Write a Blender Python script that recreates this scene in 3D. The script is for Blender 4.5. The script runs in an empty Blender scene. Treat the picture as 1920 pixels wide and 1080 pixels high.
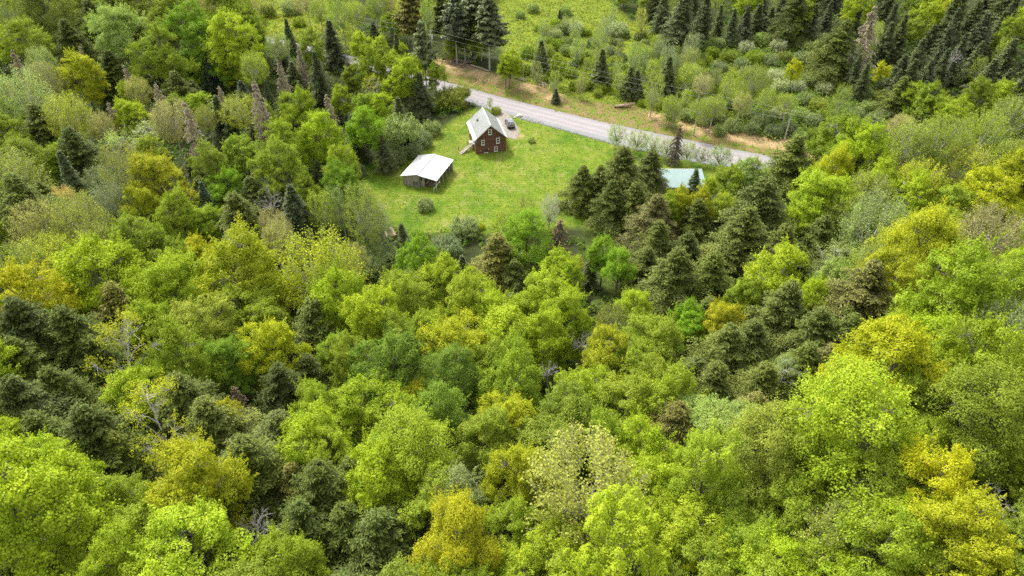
import bpy, math, random
import numpy as np
from mathutils import Vector, Matrix
random.seed(7); rng = np.random.default_rng(7)
sc = bpy.context.scene; COL = sc.collection
# ---------------------------------------------------------------- camera, sky, sun, exposure
CAM_H = 78.0; PITCH = math.radians(39.2); FPX = 1280.0
cd = bpy.data.cameras.new("camera"); cam = bpy.data.objects.new("camera", cd); COL.objects.link(cam)
cam.location = (0, 0, CAM_H); cam.rotation_euler = (math.pi/2 - PITCH, 0, 0)
cd.sensor_width = 36.0; cd.lens = 24.0; cd.clip_start = 0.5; cd.clip_end = 6000
sc.camera = cam
world = bpy.data.worlds.new("World"); sc.world = world; world.use_nodes = True
wn = world.node_tree; wn.nodes.clear()
sky = wn.nodes.new('ShaderNodeTexSky'); sky.sky_type = 'NISHITA'; sky.sun_disc = False
SUN_EL, SUN_AZ = math.radians(52), math.radians(-35)      # azimuth measured from +Y towards +X
sky.sun_elevation = SUN_EL; sky.sun_rotation = SUN_AZ; sky.dust_density = 3.0; sky.air_density = 1.0
hs = wn.nodes.new('ShaderNodeHueSaturation'); hs.inputs['Saturation'].default_value = 0.15
bg = wn.nodes.new('ShaderNodeBackground'); bg.inputs['Strength'].default_value = 0.15
wo = wn.nodes.new('ShaderNodeOutputWorld')
wn.links.new(sky.outputs[0], hs.inputs['Color']); wn.links.new(hs.outputs[0], bg.inputs['Color']); wn.links.new(bg.outputs[0], wo.inputs['Surface'])
sl = bpy.data.lights.new("sun", 'SUN'); sl.energy = 1.6; sl.angle = math.radians(10); sl.color = (1.0, 0.96, 0.89)
sun = bpy.data.objects.new("sun", sl); COL.objects.link(sun)
sdir = Vector((math.sin(SUN_AZ)*math.cos(SUN_EL), math.cos(SUN_AZ)*math.cos(SUN_EL), math.sin(SUN_EL)))
sun.rotation_euler = sdir.to_track_quat('Z', 'Y').to_euler()
sc.view_settings.view_transform = 'Standard'; sc.view_settings.look = 'None'
sc.view_settings.exposure = 1.08; sc.view_settings.gamma = 1.0
try:
    sc.cycles.max_bounces = 6; sc.cycles.diffuse_bounces = 4; sc.cycles.transmission_bounces = 4
    sc.cycles.glossy_bounces = 2; sc.cycles.use_denoising = False; sc.cycles.denoiser = 'OPENIMAGEDENOISE'; sc.cycles.denoising_input_passes = 'RGB_ALBEDO_NORMAL'; sc.cycles.denoising_prefilter = 'ACCURATE'; sc.cycles.pixel_filter_type = 'BLACKMAN_HARRIS'; sc.cycles.filter_width = 1.6
except Exception: pass

# ---------------------------------------------------------------- survey maths: photo point -> place on the ground
CT, ST = math.cos(PITCH), math.sin(PITCH)
def w(px, py, z=0.0):
    x = (px-960)/FPX; u = -(py-540)/FPX
    d = (x, CT+u*ST, -ST+u*CT); t = (z-CAM_H)/d[2]
    return (d[0]*t, d[1]*t, z)
def proj(x, y, z):
    z -= CAM_H; f = y*CT - z*ST; u = y*ST + z*CT
    return 960+FPX*x/f, 540-FPX*u/f, FPX/f
def sm(t): t = np.clip(t, 0, 1); return t*t*(3-2*t)
def H(x, y):
    x = np.asarray(x, float); y = np.asarray(y, float)
    h = 15*sm((92-y)/62) + 9*sm((x-8)/50)*sm((112-y)/45) + 6*sm((-40-x)/60)*sm((150-y)/60)
    wob = 0.5*np.sin(x*.11+1.3)*np.cos(y*.09) + .35*np.sin(x*.27+y*.19)
    return h + wob*sm((100-y)/20+0) + 5*sm((x-85)/80)*sm((150-y)/40)
def Hs(x, y): return float(H(x, y))

# ---------------------------------------------------------------- object helpers
def tag(o, label=None, cat=None, group=None, kind=None):
    if label: o['label'] = label
    if cat: o['category'] = cat
    if group: o['group'] = group
    if kind: o['kind'] = kind
    return o
def empty(name, loc=(0,0,0), rz=0, label=None, cat=None, group=None):
    o = bpy.data.objects.new(name, None); COL.objects.link(o); o.location = loc; o.rotation_euler = (0,0,rz)
    o.empty_display_size = .3
    return tag(o, label, cat, group)
class MB:
    def __init__(s): s.v = []; s.f = []; s.m = []; s.n = 0
    def add(s, V, F, m=0):
        V = np.asarray(V, float).reshape(-1, 3); s.v.append(V)
        for f in F: s.f.append(tuple(i+s.n for i in f)); s.m.append(m)
        s.n += len(V)
    def box(s, c, d, m=0, rz=0, M=None):
        x, y, z = (k/2 for k in d)
        V = np.array([(-x,-y,-z),(x,-y,-z),(x,y,-z),(-x,y,-z),(-x,-y,z),(x,-y,z),(x,y,z),(-x,y,z)])
        if rz: a=math.cos(rz); b=math.sin(rz); V = V@np.array([(a,b,0),(-b,a,0),(0,0,1)])
        if M is not None: V = V@np.array(M).T
        s.add(V+np.array(c), [(0,3,2,1),(4,5,6,7),(0,1,5,4),(1,2,6,5),(2,3,7,6),(3,0,4,7)], m)
    def tube(s, pts, rad, n=5, m=0, cap=True):
        pts = np.asarray(pts, float); k = len(pts)
        if np.isscalar(rad): rad = [rad]*k
        T = np.gradient(pts, axis=0); T /= np.linalg.norm(T, axis=1)[:,None]+1e-9
        ref = np.array((0,0,1.)) if abs(T[0][2])<.9 else np.array((1.,0,0))
        V = []
        for i in range(k):
            a = np.cross(T[i], ref); a /= np.linalg.norm(a)+1e-9; b = np.cross(T[i], a)
            for j in range(n):
                t = 2*math.pi*j/n; V.append(pts[i]+rad[i]*(math.cos(t)*a+math.sin(t)*b))
        F = [(i*n+j, i*n+(j+1)%n, (i+1)*n+(j+1)%n, (i+1)*n+j) for i in range(k-1) for j in range(n)]
        if cap: F += [tuple(range(n))[::-1], tuple((k-1)*n+j for j in range(n))]
        s.add(V, F, m)
    def mesh(s, name, mats, smooth=False):
        me = bpy.data.meshes.new(name); me.from_pydata(np.concatenate(s.v).tolist(), [], s.f)
        for q in mats: me.materials.append(q)
        me.polygons.foreach_set('material_index', s.m)
        if smooth: me.polygons.foreach_set('use_smooth', [True]*len(s.f))
        me.update(); return me
    def build(s, name, mats, parent=None, smooth=False, bevel=0):
        if not isinstance(mats, (list, tuple)): mats = [mats]
        o = bpy.data.objects.new(name, s.mesh(name, mats, smooth)); COL.objects.link(o)
        if parent: o.parent = parent
        if bevel:
            b = o.modifiers.new('bevel', 'BEVEL'); b.width = bevel; b.segments = 2; b.limit_method='ANGLE'
        return o

# ---------------------------------------------------------------- materials
def mat(name, fn):
    m = bpy.data.materials.new(name); m.use_nodes = True; nt = m.node_tree; nt.nodes.clear()
    out = nt.nodes.new('ShaderNodeOutputMaterial')
    N = lambda t, **k: _node(nt, t, k); L = nt.links.new
    L(fn(N, L), out.inputs['Surface']); return m
def _node(nt, t, k):
    n = nt.nodes.new('ShaderNode'+t)
    for a, b in k.items():
        if a.startswith('i_'):
            key = a[2:]; key = int(key) if key.isdigit() else key.replace('_', ' ')
            n.inputs[key].default_value = b
        else: setattr(n, a, b)
    return n
def c4(c): return (c[0], c[1], c[2], 1)
def ramp(N, L, fac, stops):
    r = N('ValToRGB'); e = r.color_ramp.elements
    while len(e) < len(stops): e.new(.5)
    for q, (p, c) in zip(e, stops): q.position = p; q.color = c4(c) if len(c)==3 else c
    L(fac, r.inputs[0]); return r.outputs[0]
def mixc(N, L, fac, a, b, mode='MIX'):
    m = N('Mix', data_type='RGBA', blend_type=mode)
    for i, v in ((0, fac), (6, a), (7, b)):
        if hasattr(v, 'links') or isinstance(v, bpy.types.NodeSocket): L(v, m.inputs[i])
        else: m.inputs[i].default_value = v if i == 0 else c4(v)
    return m.outputs[2]
def noise(N, L, scale, detail=4, rough=.6, vec=None, dist=0):
    n = N('TexNoise', i_Scale=scale, i_Detail=detail, i_Roughness=rough, i_Distortion=dist)
    if vec is not None: L(vec, n.inputs['Vector'])
    return n.outputs['Fac']
def math_(N, L, op, a, b, clamp=False):
    m = N('Math', operation=op, use_clamp=clamp)
    for i, v in ((0, a), (1, b)):
        if isinstance(v, (int, float)): m.inputs[i].default_value = v
        else: L(v, m.inputs[i])
    return m.outputs[0]
def leafmat(name, trans=.33, hv=.02, vv=.34, tip=(1.4, .0), rough=.55):
    def f(N, L):
        oi = N('ObjectInfo'); ge = N('NewGeometry'); tc = N('TexCoord')
        nz = noise(N, L, 1.6, 3, .6, tc.outputs['Object'])
        r1 = ge.outputs['Random Per Island']
        hue = math_(N, L, 'ADD', math_(N, L, 'MULTIPLY', math_(N, L, 'SUBTRACT', r1, .5), hv), math_(N, L, 'MULTIPLY', math_(N, L, 'SUBTRACT', nz, .5), -.04))
        hue = math_(N, L, 'ADD', hue, .5)
        w2 = N('TexWhiteNoise', noise_dimensions='1D'); L(r1, w2.inputs['W'])
        val = math_(N, L, 'ADD', math_(N, L, 'MULTIPLY', w2.outputs['Value'], vv), 1-vv/2)
        val = math_(N, L, 'MULTIPLY', val, math_(N, L, 'ADD', math_(N, L, 'MULTIPLY', nz, 1.1), .45))
        at = N('Attribute', attribute_name='tip')
        val = math_(N, L, 'MULTIPLY', val, math_(N, L, 'ADD', math_(N, L, 'MULTIPLY', at.outputs['Fac'], tip[0]-1), 1))
        hue = math_(N, L, 'ADD', hue, math_(N, L, 'MULTIPLY', at.outputs['Fac'], tip[1]))
        h = N('HueSaturation', i_Saturation=1.0); L(hue, h.inputs['Hue']); L(val, h.inputs['Value']); L(oi.outputs['Color'], h.inputs['Color'])
        d = N('BsdfPrincipled', i_Roughness=rough); d.inputs['Specular IOR Level'].default_value = .15; L(h.outputs[0], d.inputs['Base Color'])
        t = N('BsdfTranslucent'); L(mixc(N, L, 1.0, h.outputs[0], (1.0, 1.0, .55), 'MULTIPLY'), t.inputs['Color'])
        mx = N('MixShader', i_Fac=trans); L(d.outputs[0], mx.inputs[1]); L(t.outputs[0], mx.inputs[2])
        return mx.outputs[0]
    return mat(name, f)
M_LEAF = leafmat('broad_leaves'); M_LOOSE = leafmat('young_leaves', .35, .025, .7)
M_NEED = leafmat('needles', .12, .03, .6, (1.9, -.006), .6); M_SPRUCE = leafmat('spruce_needles', .08, .03, .7, (1.9, -.02), .6)
def bark(name, a, b, sc_=3):
    def f(N, L):
        tc = N('TexCoord'); mp = N('Mapping', i_Scale=(1,1,.25)); L(tc.outputs['Object'], mp.inputs[0])
        d = N('BsdfPrincipled', i_Roughness=.9)
        L(ramp(N, L, noise(N, L, sc_, 6, .7, mp.outputs[0]), [(.3, a), (.7, b)]), d.inputs['Base Color']); return d.outputs[0]
    return mat(name, f)
M_BARK = bark('grey_bark', (.10,.085,.07), (.26,.24,.21), 6); M_BARKD = bark('dark_bark', (.05,.04,.03), (.14,.12,.10), 6)
M_BARKW = bark('pale_bark', (.30,.28,.25), (.6,.58,.54), 6); M_DEAD = bark('dead_wood', (.42,.36,.24), (.66,.58,.42), 8)
M_RUS = bark('russet_twigs', (.22,.15,.075), (.42,.31,.18), 8)
M_LOG = bark('log_wood', (.22,.13,.08), (.5,.38,.27), 2)
def simple(name, col, rough=.7, nscale=None, amt=.25, spec=.3, metal=0, bump=0, col2=None):
    def f(N, L):
        d = N('BsdfPrincipled', i_Roughness=rough, i_Metallic=metal); d.inputs['Specular IOR Level'].default_value = spec
        if nscale:
            tc = N('TexCoord'); n = noise(N, L, nscale, 6, .65, tc.outputs['Object'])
            lo = col2 or tuple(c*(1-amt) for c in col); hi = col if col2 else tuple(min(1,c*(1+amt)) for c in col)
            L(ramp(N, L, n, [(.3, lo), (.7, hi)]), d.inputs['Base Color'])
            if bump:
                b = N('Bump', i_Strength=bump, i_Distance=.05); L(n, b.inputs['Height']); L(b.outputs[0], d.inputs['Normal'])
        else: d.inputs['Base Color'].default_value = c4(col)
        return d.outputs[0]
    return mat(name, f)
# ---------------------------------------------------------------- regions of the ground
def P(*pts): return np.array([w(*p)[:2] for p in pts])
UP = [(380,44),(440,58),(500,69),(575,85),(655,104),(735,126),(807,145),(853,158),(940,182),(1040,207),(1123,227),(1207,245),(1304,265),(1380,281),(1453,294),(1600,322),(1740,349)]
LO = [(380,51),(440,66),(500,79),(575,97),(655,119),(735,145),(807,166),(853,182),(925,208),(1040,239),(1107,258),(1173,276),(1249,293),(1327,308),(1386,315),(1448,324),(1600,354),(1740,382)]
def resample(px, n=90):
    q = np.array([w(*p)[:2] for p in px]); s = np.r_[0, np.cumsum(np.linalg.norm(np.diff(q, axis=0), axis=1))]
    t = np.linspace(0, s[-1], n); q2 = np.c_[np.interp(t, s, q[:,0]), np.interp(t, s, q[:,1])]
    for _ in range(4): q2[1:-1] = (q2[:-2]+2*q2[1:-1]+q2[2:])/4
    return q2
U_, L_ = resample(UP), resample(LO)
ROADP = np.r_[U_, L_[::-1]]
LAWN = P((878,205),(850,225),(815,252),(790,280),(745,300),(700,300),(668,330),(690,365),(715,410),(745,432),(800,440),(860,436),(930,440),(1000,436),(1060,425),(1110,430),(1200,420),(1260,380),(1340,352),(1400,338),(1470,330),(1386,311),(1327,305),(1249,290),(1173,275),(1107,256),(1040,236),(985,218),(960,206),(940,196),(925,200))
BERM = P((790,100),(850,116),(900,127),(950,143),(1000,160),(1050,178),(1100,190),(1160,195),(1240,208),(1330,233),(1400,249),(1460,264),(1530,285),(1530,308),(1453,296),(1380,282),(1304,266),(1207,246),(1123,229),(1040,208),(940,183),(853,159),(807,146),(790,140))
MEAD = P((925,-30),(1120,-30),(1180,40),(1260,60),(1350,90),(1400,140),(1380,240),(1240,210),(1100,190),(1000,160),(960,145),(940,90))
MEAD2 = P((462,-30),(650,-30),(665,60),(655,100),(575,82),(500,66),(470,40))
THICK = P((1250,55),(1440,60),(1560,85),(1680,110),(1720,200),(1700,260),(1560,300),(1400,250),(1330,235),(1240,210))
PATH = P((1100,430),(1150,470),(1230,640),(1215,650),(1130,560),(1090,470))
def inside(pts, poly):
    pts = np.atleast_2d(pts); x, y = pts[:,0], pts[:,1]; r = np.zeros(len(pts), bool); j = len(poly)-1
    for i in range(len(poly)):
        xi, yi = poly[i]; xj, yj = poly[j]
        c = ((yi > y) != (yj > y)) & (x < (xj-xi)*(y-yi)/(yj-yi+1e-12)+xi); r ^= c; j = i
    return r
def dist(pts, poly, closed=True):
    pts = np.atleast_2d(pts); d = np.full(len(pts), 1e9); n = len(poly)
    for i in range(n if closed else n-1):
        a = poly[i]; b = poly[(i+1) % n]; ab = b-a; t = np.clip(((pts-a)@ab)/(ab@ab+1e-9), 0, 1)
        d = np.minimum(d, np.linalg.norm(pts-(a+t[:,None]*ab), axis=1))
    return d
def soft(pts, poly, k=1.2):
    d = dist(pts, poly); s = np.where(inside(pts, poly), d, -d); return sm(s/(2*k)+.5)

# ---------------------------------------------------------------- ground
def axis(lo, hi, st, far):
    a = np.arange(lo, hi+st, st); g = [] ; s = st; v = hi
    while v < far: s *= 1.35; v += s; g.append(v)
    h = []; s = st; v = lo
    while v > -far: s *= 1.35; v -= s; h.append(v)
    return np.r_[h[::-1], a, g]
gx = axis(-150, 150, 1.2, 2600); gy = axis(-10, 280, 1.2, 2600)
X, Y = np.meshgrid(gx, gy); PT = np.c_[X.ravel(), Y.ravel()]
Z = H(PT[:,0], PT[:,1])
near = (np.abs(PT[:,0]) < 210) & (PT[:,1] > 20) & (PT[:,1] < 320)
PN = PT[near]
att = {k: np.zeros(len(PT), np.float32) for k in ('lawn', 'berm', 'mead', 'thick', 'bare')}
att['lawn'][near] = soft(PN, LAWN); att['berm'][near] = soft(PN, BERM, .8)
att['mead'][near] = np.maximum(soft(PN, MEAD, 2), soft(PN, MEAD2, 2)); att['thick'][near] = np.maximum(soft(PN, THICK, 3), soft(PN, PATH, 1.5)*.7)
def blob(px, py, r, e=1.0):
    c = np.array(w(px, py)[:2]); q = PN-c; ang = np.arctan2(q[:,1], q[:,0])
    rr = r*(1+.25*np.sin(3*ang+px)+.15*np.sin(7*ang+py)); return sm((rr-np.hypot(q[:,0], q[:,1]*e))/(.5*r)+.5)
bare = np.zeros(len(PN))
for a in [(838,120,4),(868,131,3),(930,150,2.4),(890,140,2.2),(905,142,1.9),(908,150,1.6),(825,125,3.4),(1010,168,3),(985,163,2.2),(1042,184,2.4),(1238,222,3.1),(1290,236,2.6),(1330,246,2.8),(1365,252,3),(1400,259,3.4),(1430,266,3.2),(1470,272,3.4),(1500,279,3),(970,255,1.4),(960,246,2.2),(850,128,3)]:
    bare = np.maximum(bare, blob(*a))
# the shed's and the drive's worn ground
att['bare'][near] = bare
# a low spoil bank along the far side of the road
dU = dist(PN, np.array([w(*p)[:2] for p in [(820,128),(900,138),(980,160),(1050,182)]]), False)
Z[near] += .7*sm(1-dU/3.5)*soft(PN, BERM, 2)
Z[near] += (.10*np.sin(PN[:,0]*1.7)*np.sin(PN[:,1]*1.3+1)+.06*np.sin(PN[:,0]*3.1+PN[:,1]*2.3))*att['berm'][near]
rd = dist(PN, ROADP); ins = inside(PN, ROADP)
Z[near] -= .02*ins
nx, ny = len(gx), len(gy)
me = bpy.data.meshes.new('ground')
idx = np.arange(nx*ny).reshape(ny, nx)
F = np.stack([idx[:-1,:-1], idx[:-1,1:], idx[1:,1:], idx[1:,:-1]], -1).reshape(-1, 4)
def fill_mesh(me, V, F, smooth=False):
    k = F.shape[1]
    me.vertices.add(len(V)); me.vertices.foreach_set('co', np.asarray(V, np.float32).ravel())
    me.loops.add(F.size); me.loops.foreach_set('vertex_index', F.ravel().astype(np.int32))
    me.polygons.add(len(F)); me.polygons.foreach_set('loop_start', np.arange(0, F.size, k, dtype=np.int32))
    try: me.polygons.foreach_set('loop_total', np.full(len(F), k, np.int32))
    except Exception: pass
    if smooth: me.polygons.foreach_set('use_smooth', np.ones(len(F), bool))
    me.update(calc_edges=True)
def fattr(me, name, a): t = me.attributes.new(name, 'FLOAT', 'POINT'); t.data.foreach_set('value', np.asarray(a, np.float32))
fill_mesh(me, np.c_[PT, Z], F, True)
for k, v in att.items(): fattr(me, k, v)
def ground_shader(N, L):
    tc = N('TexCoord'); o = tc.outputs['Object']
    A = lambda k: N('Attribute', attribute_name=k).outputs['Fac']
    n1 = noise(N, L, .09, 5, .6, o); n2 = noise(N, L, .45, 6, .7, o); n3 = noise(N, L, 2.6, 5, .75, o)
    mp = N('Mapping', i_Scale=(1,.35,1), i_Rotation=(0,0,-.35)); L(o, mp.inputs[0]); n4 = noise(N, L, 1.3, 5, .75, mp.outputs[0])
    floor = ramp(N, L, n2, [(.3, (.03,.045,.014)), (.5, (.06,.07,.025)), (.7, (.06,.10,.02))])
    g1 = ramp(N, L, n1, [(.35, (.10,.205,.018)), (.5, (.175,.265,.026)), (.66, (.26,.28,.05))])
    g2 = ramp(N, L, n2, [(.3, (.10,.19,.012)), (.52, (.20,.27,.022)), (.72, (.31,.29,.09))])
    grass = mixc(N, L, .55, g1, g2)
    grass = mixc(N, L, .75, grass, ramp(N, L, n4, [(.25, (.55,.62,.5)), (.5, (1,1,1)), (.78, (1.45,1.38,1.5))]), 'MULTIPLY')
    pale = ramp(N, L, noise(N, L, .16, 4, .65, o, 1.5), [(.52, (0,0,0)), (.66, (1,1,1))])
    grass = mixc(N, L, math_(N, L, 'MULTIPLY', pale, .42), grass, (.40,.36,.13))
    dk = ramp(N, L, noise(N, L, .21, 4, .6, mp.outputs[0], 1.0), [(.50, (0,0,0)), (.64, (1,1,1))])
    grass = mixc(N, L, math_(N, L, 'MULTIPLY', dk, .6), grass, (.07,.17,.014))
    wv = N('TexWave', wave_type='RINGS', i_Scale=.32, i_Distortion=3.0, i_Detail=3.0); mw = N('Mapping', i_Location=(2,-128,0)); L(o, mw.inputs[0]); L(mw.outputs[0], wv.inputs['Vector'])
    grass = mixc(N, L, .5, grass, ramp(N, L, wv.outputs['Fac'], [(.2, (.82,.86,.8)), (.8, (1.14,1.1,1.14))]), 'MULTIPLY')
    orange = ramp(N, L, n2, [(.60, (0,0,0)), (.72, (1,1,1))])
    grass = mixc(N, L, math_(N, L, 'MULTIPLY', orange, .28), grass, (.32,.22,.03))
    mead = ramp(N, L, n2, [(.3, (.10,.19,.02)), (.5, (.22,.29,.025)), (.7, (.34,.33,.05))])
    mead = mixc(N, L, .7, mead, ramp(N, L, n3, [(.25, (.5,.55,.5)), (.75, (1.3,1.3,1.2))]), 'MULTIPLY')
    thick = ramp(N, L, n2, [(.3, (.04,.07,.015)), (.6, (.12,.17,.025)), (.75, (.16,.15,.05))])
    soil = ramp(N, L, n2, [(.3, (.16,.09,.045)), (.5, (.27,.19,.09)), (.7, (.36,.28,.17))])
    berm = mixc(N, L, ramp(N, L, n2, [(.43, (0,0,0)), (.56, (1,1,1))]), (.18,.24,.035), ramp(N, L, n3, [(.3, (.22,.15,.065)), (.7, (.38,.27,.13))]))
    sand = ramp(N, L, n3, [(.3, (.42,.26,.11)), (.6, (.60,.44,.24)), (.8, (.70,.58,.38))])
    c = mixc(N, L, A('thick'), floor, thick)
    c = mixc(N, L, A('mead'), c, mead); c = mixc(N, L, A('lawn'), c, grass); c = mixc(N, L, A('berm'), c, berm)
    b = math_(N, L, 'MULTIPLY', A('bare'), ramp(N, L, n2, [(.32, (.25,.25,.25)), (.5, (1,1,1))]))
    c = mixc(N, L, b, c, sand)
    d = N('BsdfPrincipled', i_Roughness=.95); d.inputs['Specular IOR Level'].default_value = .1; L(c, d.inputs['Base Color'])
    bp = N('Bump', i_Strength=.8, i_Distance=.35); L(n3, bp.inputs['Height']); L(bp.outputs[0], d.inputs['Normal'])
    return d.outputs[0]
M_GROUND = mat('ground', ground_shader); me.materials.append(M_GROUND)
ground = bpy.data.objects.new('ground', me); COL.objects.link(ground)
tag(ground, 'grassy clearing and dark forest floor with sandy bare patches', kind='structure')

# ---------------------------------------------------------------- road and drive
def ribbon(name, A, B, cols, z, m, label):
    V = []; t = np.linspace(0, 1, cols+1)
    for a, b in zip(A, B):
        for s in t:
            q = a+(b-a)*s; V.append((q[0], q[1], Hs(*q)+z+.05*math.sin(math.pi*s)))
    V = np.array(V); n = cols+1
    F = np.array([(i*n+j, (i+1)*n+j, (i+1)*n+j+1, i*n+j+1) for i in range(len(A)-1) for j in range(cols)])
    me = bpy.data.meshes.new(name); fill_mesh(me, V, F, True); fattr(me, 'across', np.tile(t, len(A))); me.materials.append(m)
    o = bpy.data.objects.new(name, me); COL.objects.link(o); return tag(o, label, kind='structure')
def road_shader(N, L):
    tc = N('TexCoord'); o = tc.outputs['Object']; a = N('Attribute', attribute_name='across').outputs['Fac']
    wob = math_(N, L, 'ADD', a, math_(N, L, 'MULTIPLY', math_(N, L, 'SUBTRACT', noise(N, L, .25, 3, .6, o), .5), .10))
    tr = ramp(N, L, wob, [(0, (.40,.36,.34)), (.16, (.47,.41,.40)), (.24, (.53,.48,.47)), (.36, (.45,.385,.375)), (.5, (.54,.49,.48)), (.62, (.45,.385,.375)), (.74, (.52,.47,.46)), (.80, (.40,.38,.37)), (.9, (.38,.375,.37)), (1, (.30,.30,.27))])
    mp = N('Mapping', i_Scale=(.12,1,1), i_Rotation=(0,0,.52)); L(o, mp.inputs[0])
    c = mixc(N, L, .6, tr, ramp(N, L, noise(N, L, 1.2, 5, .7, mp.outputs[0]), [(.3, (.8,.79,.8)), (.7, (1.12,1.1,1.1))]), 'MULTIPLY')
    c = mixc(N, L, .55, c, ramp(N, L, noise(N, L, 5, 4, .8, o), [(.3, (.72,.72,.72)), (.7, (1.15,1.15,1.15))]), 'MULTIPLY')
    c = mixc(N, L, 1.0, c, (.74,.775,.785), 'MULTIPLY'); d = N('BsdfPrincipled', i_Roughness=.9); L(c, d.inputs['Base Color']); return d.outputs[0]
M_ROAD = mat('gravel_road', road_shader)
ribbon('road', U_, L_, 16, .03, M_ROAD, 'pale grey gravel road running past the wooden house')
DR = [((903,192),(945,207)),((912,200),(952,213)),((925,212),(960,222)),((934,224),(969,235)),((940,238),(973,246)),((946,250),(971,256)),((950,258),(967,262))]
ribbon('driveway', [np.array(w(*a)[:2]) for a, b in DR], [np.array(w(*b)[:2]) for a, b in DR], 6, .036, simple('drive_gravel', (.33,.295,.25), .95, 1.2, .3), 'short gravel drive from the road down to the parked car')
def rocks(name, cen, sizes, m, label):
    b = MB()
    for (x, y), s in zip(cen, sizes):
        n = 7; V = []
        for k, (zz, rr) in enumerate(((0, .9), (.45, 1), (.8, .55))):
            for j in range(n): a = 2*math.pi*j/n+k*.4; q = s*rr*random.uniform(.7, 1.15); V.append((x+q*math.cos(a), y+q*math.sin(a)*.8, Hs(x, y)-.03+s*zz*random.uniform(.8, 1.1)))
        b.add(V, [(k*n+j, k*n+(j+1)%n, (k+1)*n+(j+1)%n, (k+1)*n+j) for k in range(2) for j in range(n)]+[tuple(2*n+j for j in range(n))])
    return b.build(name, m)
M_ROCK = simple('grey_rock', (.42,.42,.41), .9, 2.0, .45, col2=(.22,.23,.23)); M_ROCKW = simple('pale_rock', (.66,.58,.50), .85, 2, .3)
cen = []
for i in range(900):
    t = random.random(); q = L_[18:78]; k = t*(len(q)-2); j = int(k); p_ = q[j]+(q[j+1]-q[j])*(k-j); sx, sy = proj(*p_, 0)[:2]
    if 905 < sx < 972 or sx < 700: continue
    cen.append((p_[0]+random.gauss(0,.35), p_[1]+random.gauss(-.1,.45)))
for i in range(160):
    a, b = random.choice([((878,186),(920,200)), ((880,192),(905,203)), ((985,219),(1020,232)), ((975,222),(1000,229))]); t = random.random()
    x, y, _ = w(a[0]+(b[0]-a[0])*t, a[1]+(b[1]-a[1])*t+random.gauss(0, 2)); cen.append((x, y))
tag(rocks('roadside_stones', cen, [random.uniform(.07, .26) for _ in cen], M_ROCK, ''), 'grey broken stone spilled along the near edge of the road', kind='stuff')
for px, py, s, nm, lb in [(974,218,.85,'boulder','big tan boulder at the mouth of the driveway'), (964.5,221,.5,'boulder','small white rock beside the tan boulder by the driveway'),
                       (1065,381,.95,'boulder','white boulder at the foot of the dark hemlock group on the lawn'), (1074,384,.6,'boulder','smaller pale rock right against the white lawn boulder'), (933,163,.45,'boulder','brown rock on the grassy bank across the road from the house')]:
    x, y, _ = w(px, py); o = rocks(nm, [(x, y)], [s], M_ROCKW if s != .45 else M_LOG, ''); tag(o, lb, 'rock')

# ---------------------------------------------------------------- house
HA = math.radians(13.0); HO = (-8.57, 146.05, 0)
house = empty('wooden_house', HO, HA, 'dark brown wooden house with pale green metal roof and white eave bands', 'house')
def h2l(p_):   # world -> house local
    x, y = p_[0]-HO[0], p_[1]-HO[1]; return (x*math.cos(HA)+y*math.sin(HA), -x*math.sin(HA)+y*math.cos(HA), p_[2] if len(p_) > 2 else 0)
W_, L2, EV, RG = 7.3, 9.6, 3.75, 7.0
def plank_shader(horizontal, base, dark, freq):
    def f(N, L):
        tc = N('TexCoord'); o = tc.outputs['Object']; sp = N('SeparateXYZ'); L(o, sp.inputs[0])
        ax = sp.outputs['Z'] if horizontal else math_(N, L, 'ADD', sp.outputs['X'], sp.outputs['Y'])
        fr = math_(N, L, 'MULTIPLY', ax, freq)
        idn = N('TexWhiteNoise', noise_dimensions='1D'); L(math_(N, L, 'FLOOR', fr, 0), idn.inputs['W'])
        fa = math_(N, L, 'FRACT', fr, 0); gap = math_(N, L, 'LESS_THAN', fa, .12)
        mp = N('Mapping', i_Scale=(.35,.35,4) if horizontal else (4,4,.35)); L(o, mp.inputs[0])
        n = noise(N, L, 1.6, 6, .7, mp.outputs[0])
        c = mixc(N, L, n, dark, base); c = mixc(N, L, .55, c, ramp(N, L, idn.outputs[0], [(0, (.55,.55,.6)), (1, (1.5,1.4,1.4))]), 'MULTIPLY')
        c = mixc(N, L, ramp(N, L, noise(N, L, .8, 5, .7, mp.outputs[0]), [(.58, (0,0,0)), (.72, (.6,.6,.6))]), c, (.30,.22,.19))
        c = mixc(N, L, gap, c, (.02,.012,.01))
        d = N('BsdfPrincipled', i_Roughness=.85); L(c, d.inputs['Base Color']); return d.outputs[0]
    return f
M_PLH = mat('brown_planks', plank_shader(True, (.24,.105,.075), (.075,.032,.026), 4.2))
M_PLV = mat('brown_boards', plank_shader(False, (.19,.085,.065), (.07,.034,.028), 3.6))
M_PLB = mat('red_brown_base', plank_shader(True, (.30,.12,.07), (.12,.055,.04), 5))
M_GREY = mat('weathered_boards', plank_shader(False, (.52,.46,.45), (.30,.26,.26), 5))
M_WHITE = simple('white_paint', (.82,.82,.80), .5, 3, .05); M_GLASS = simple('window_glass', (.02,.025,.03), .08, spec=.6)
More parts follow.
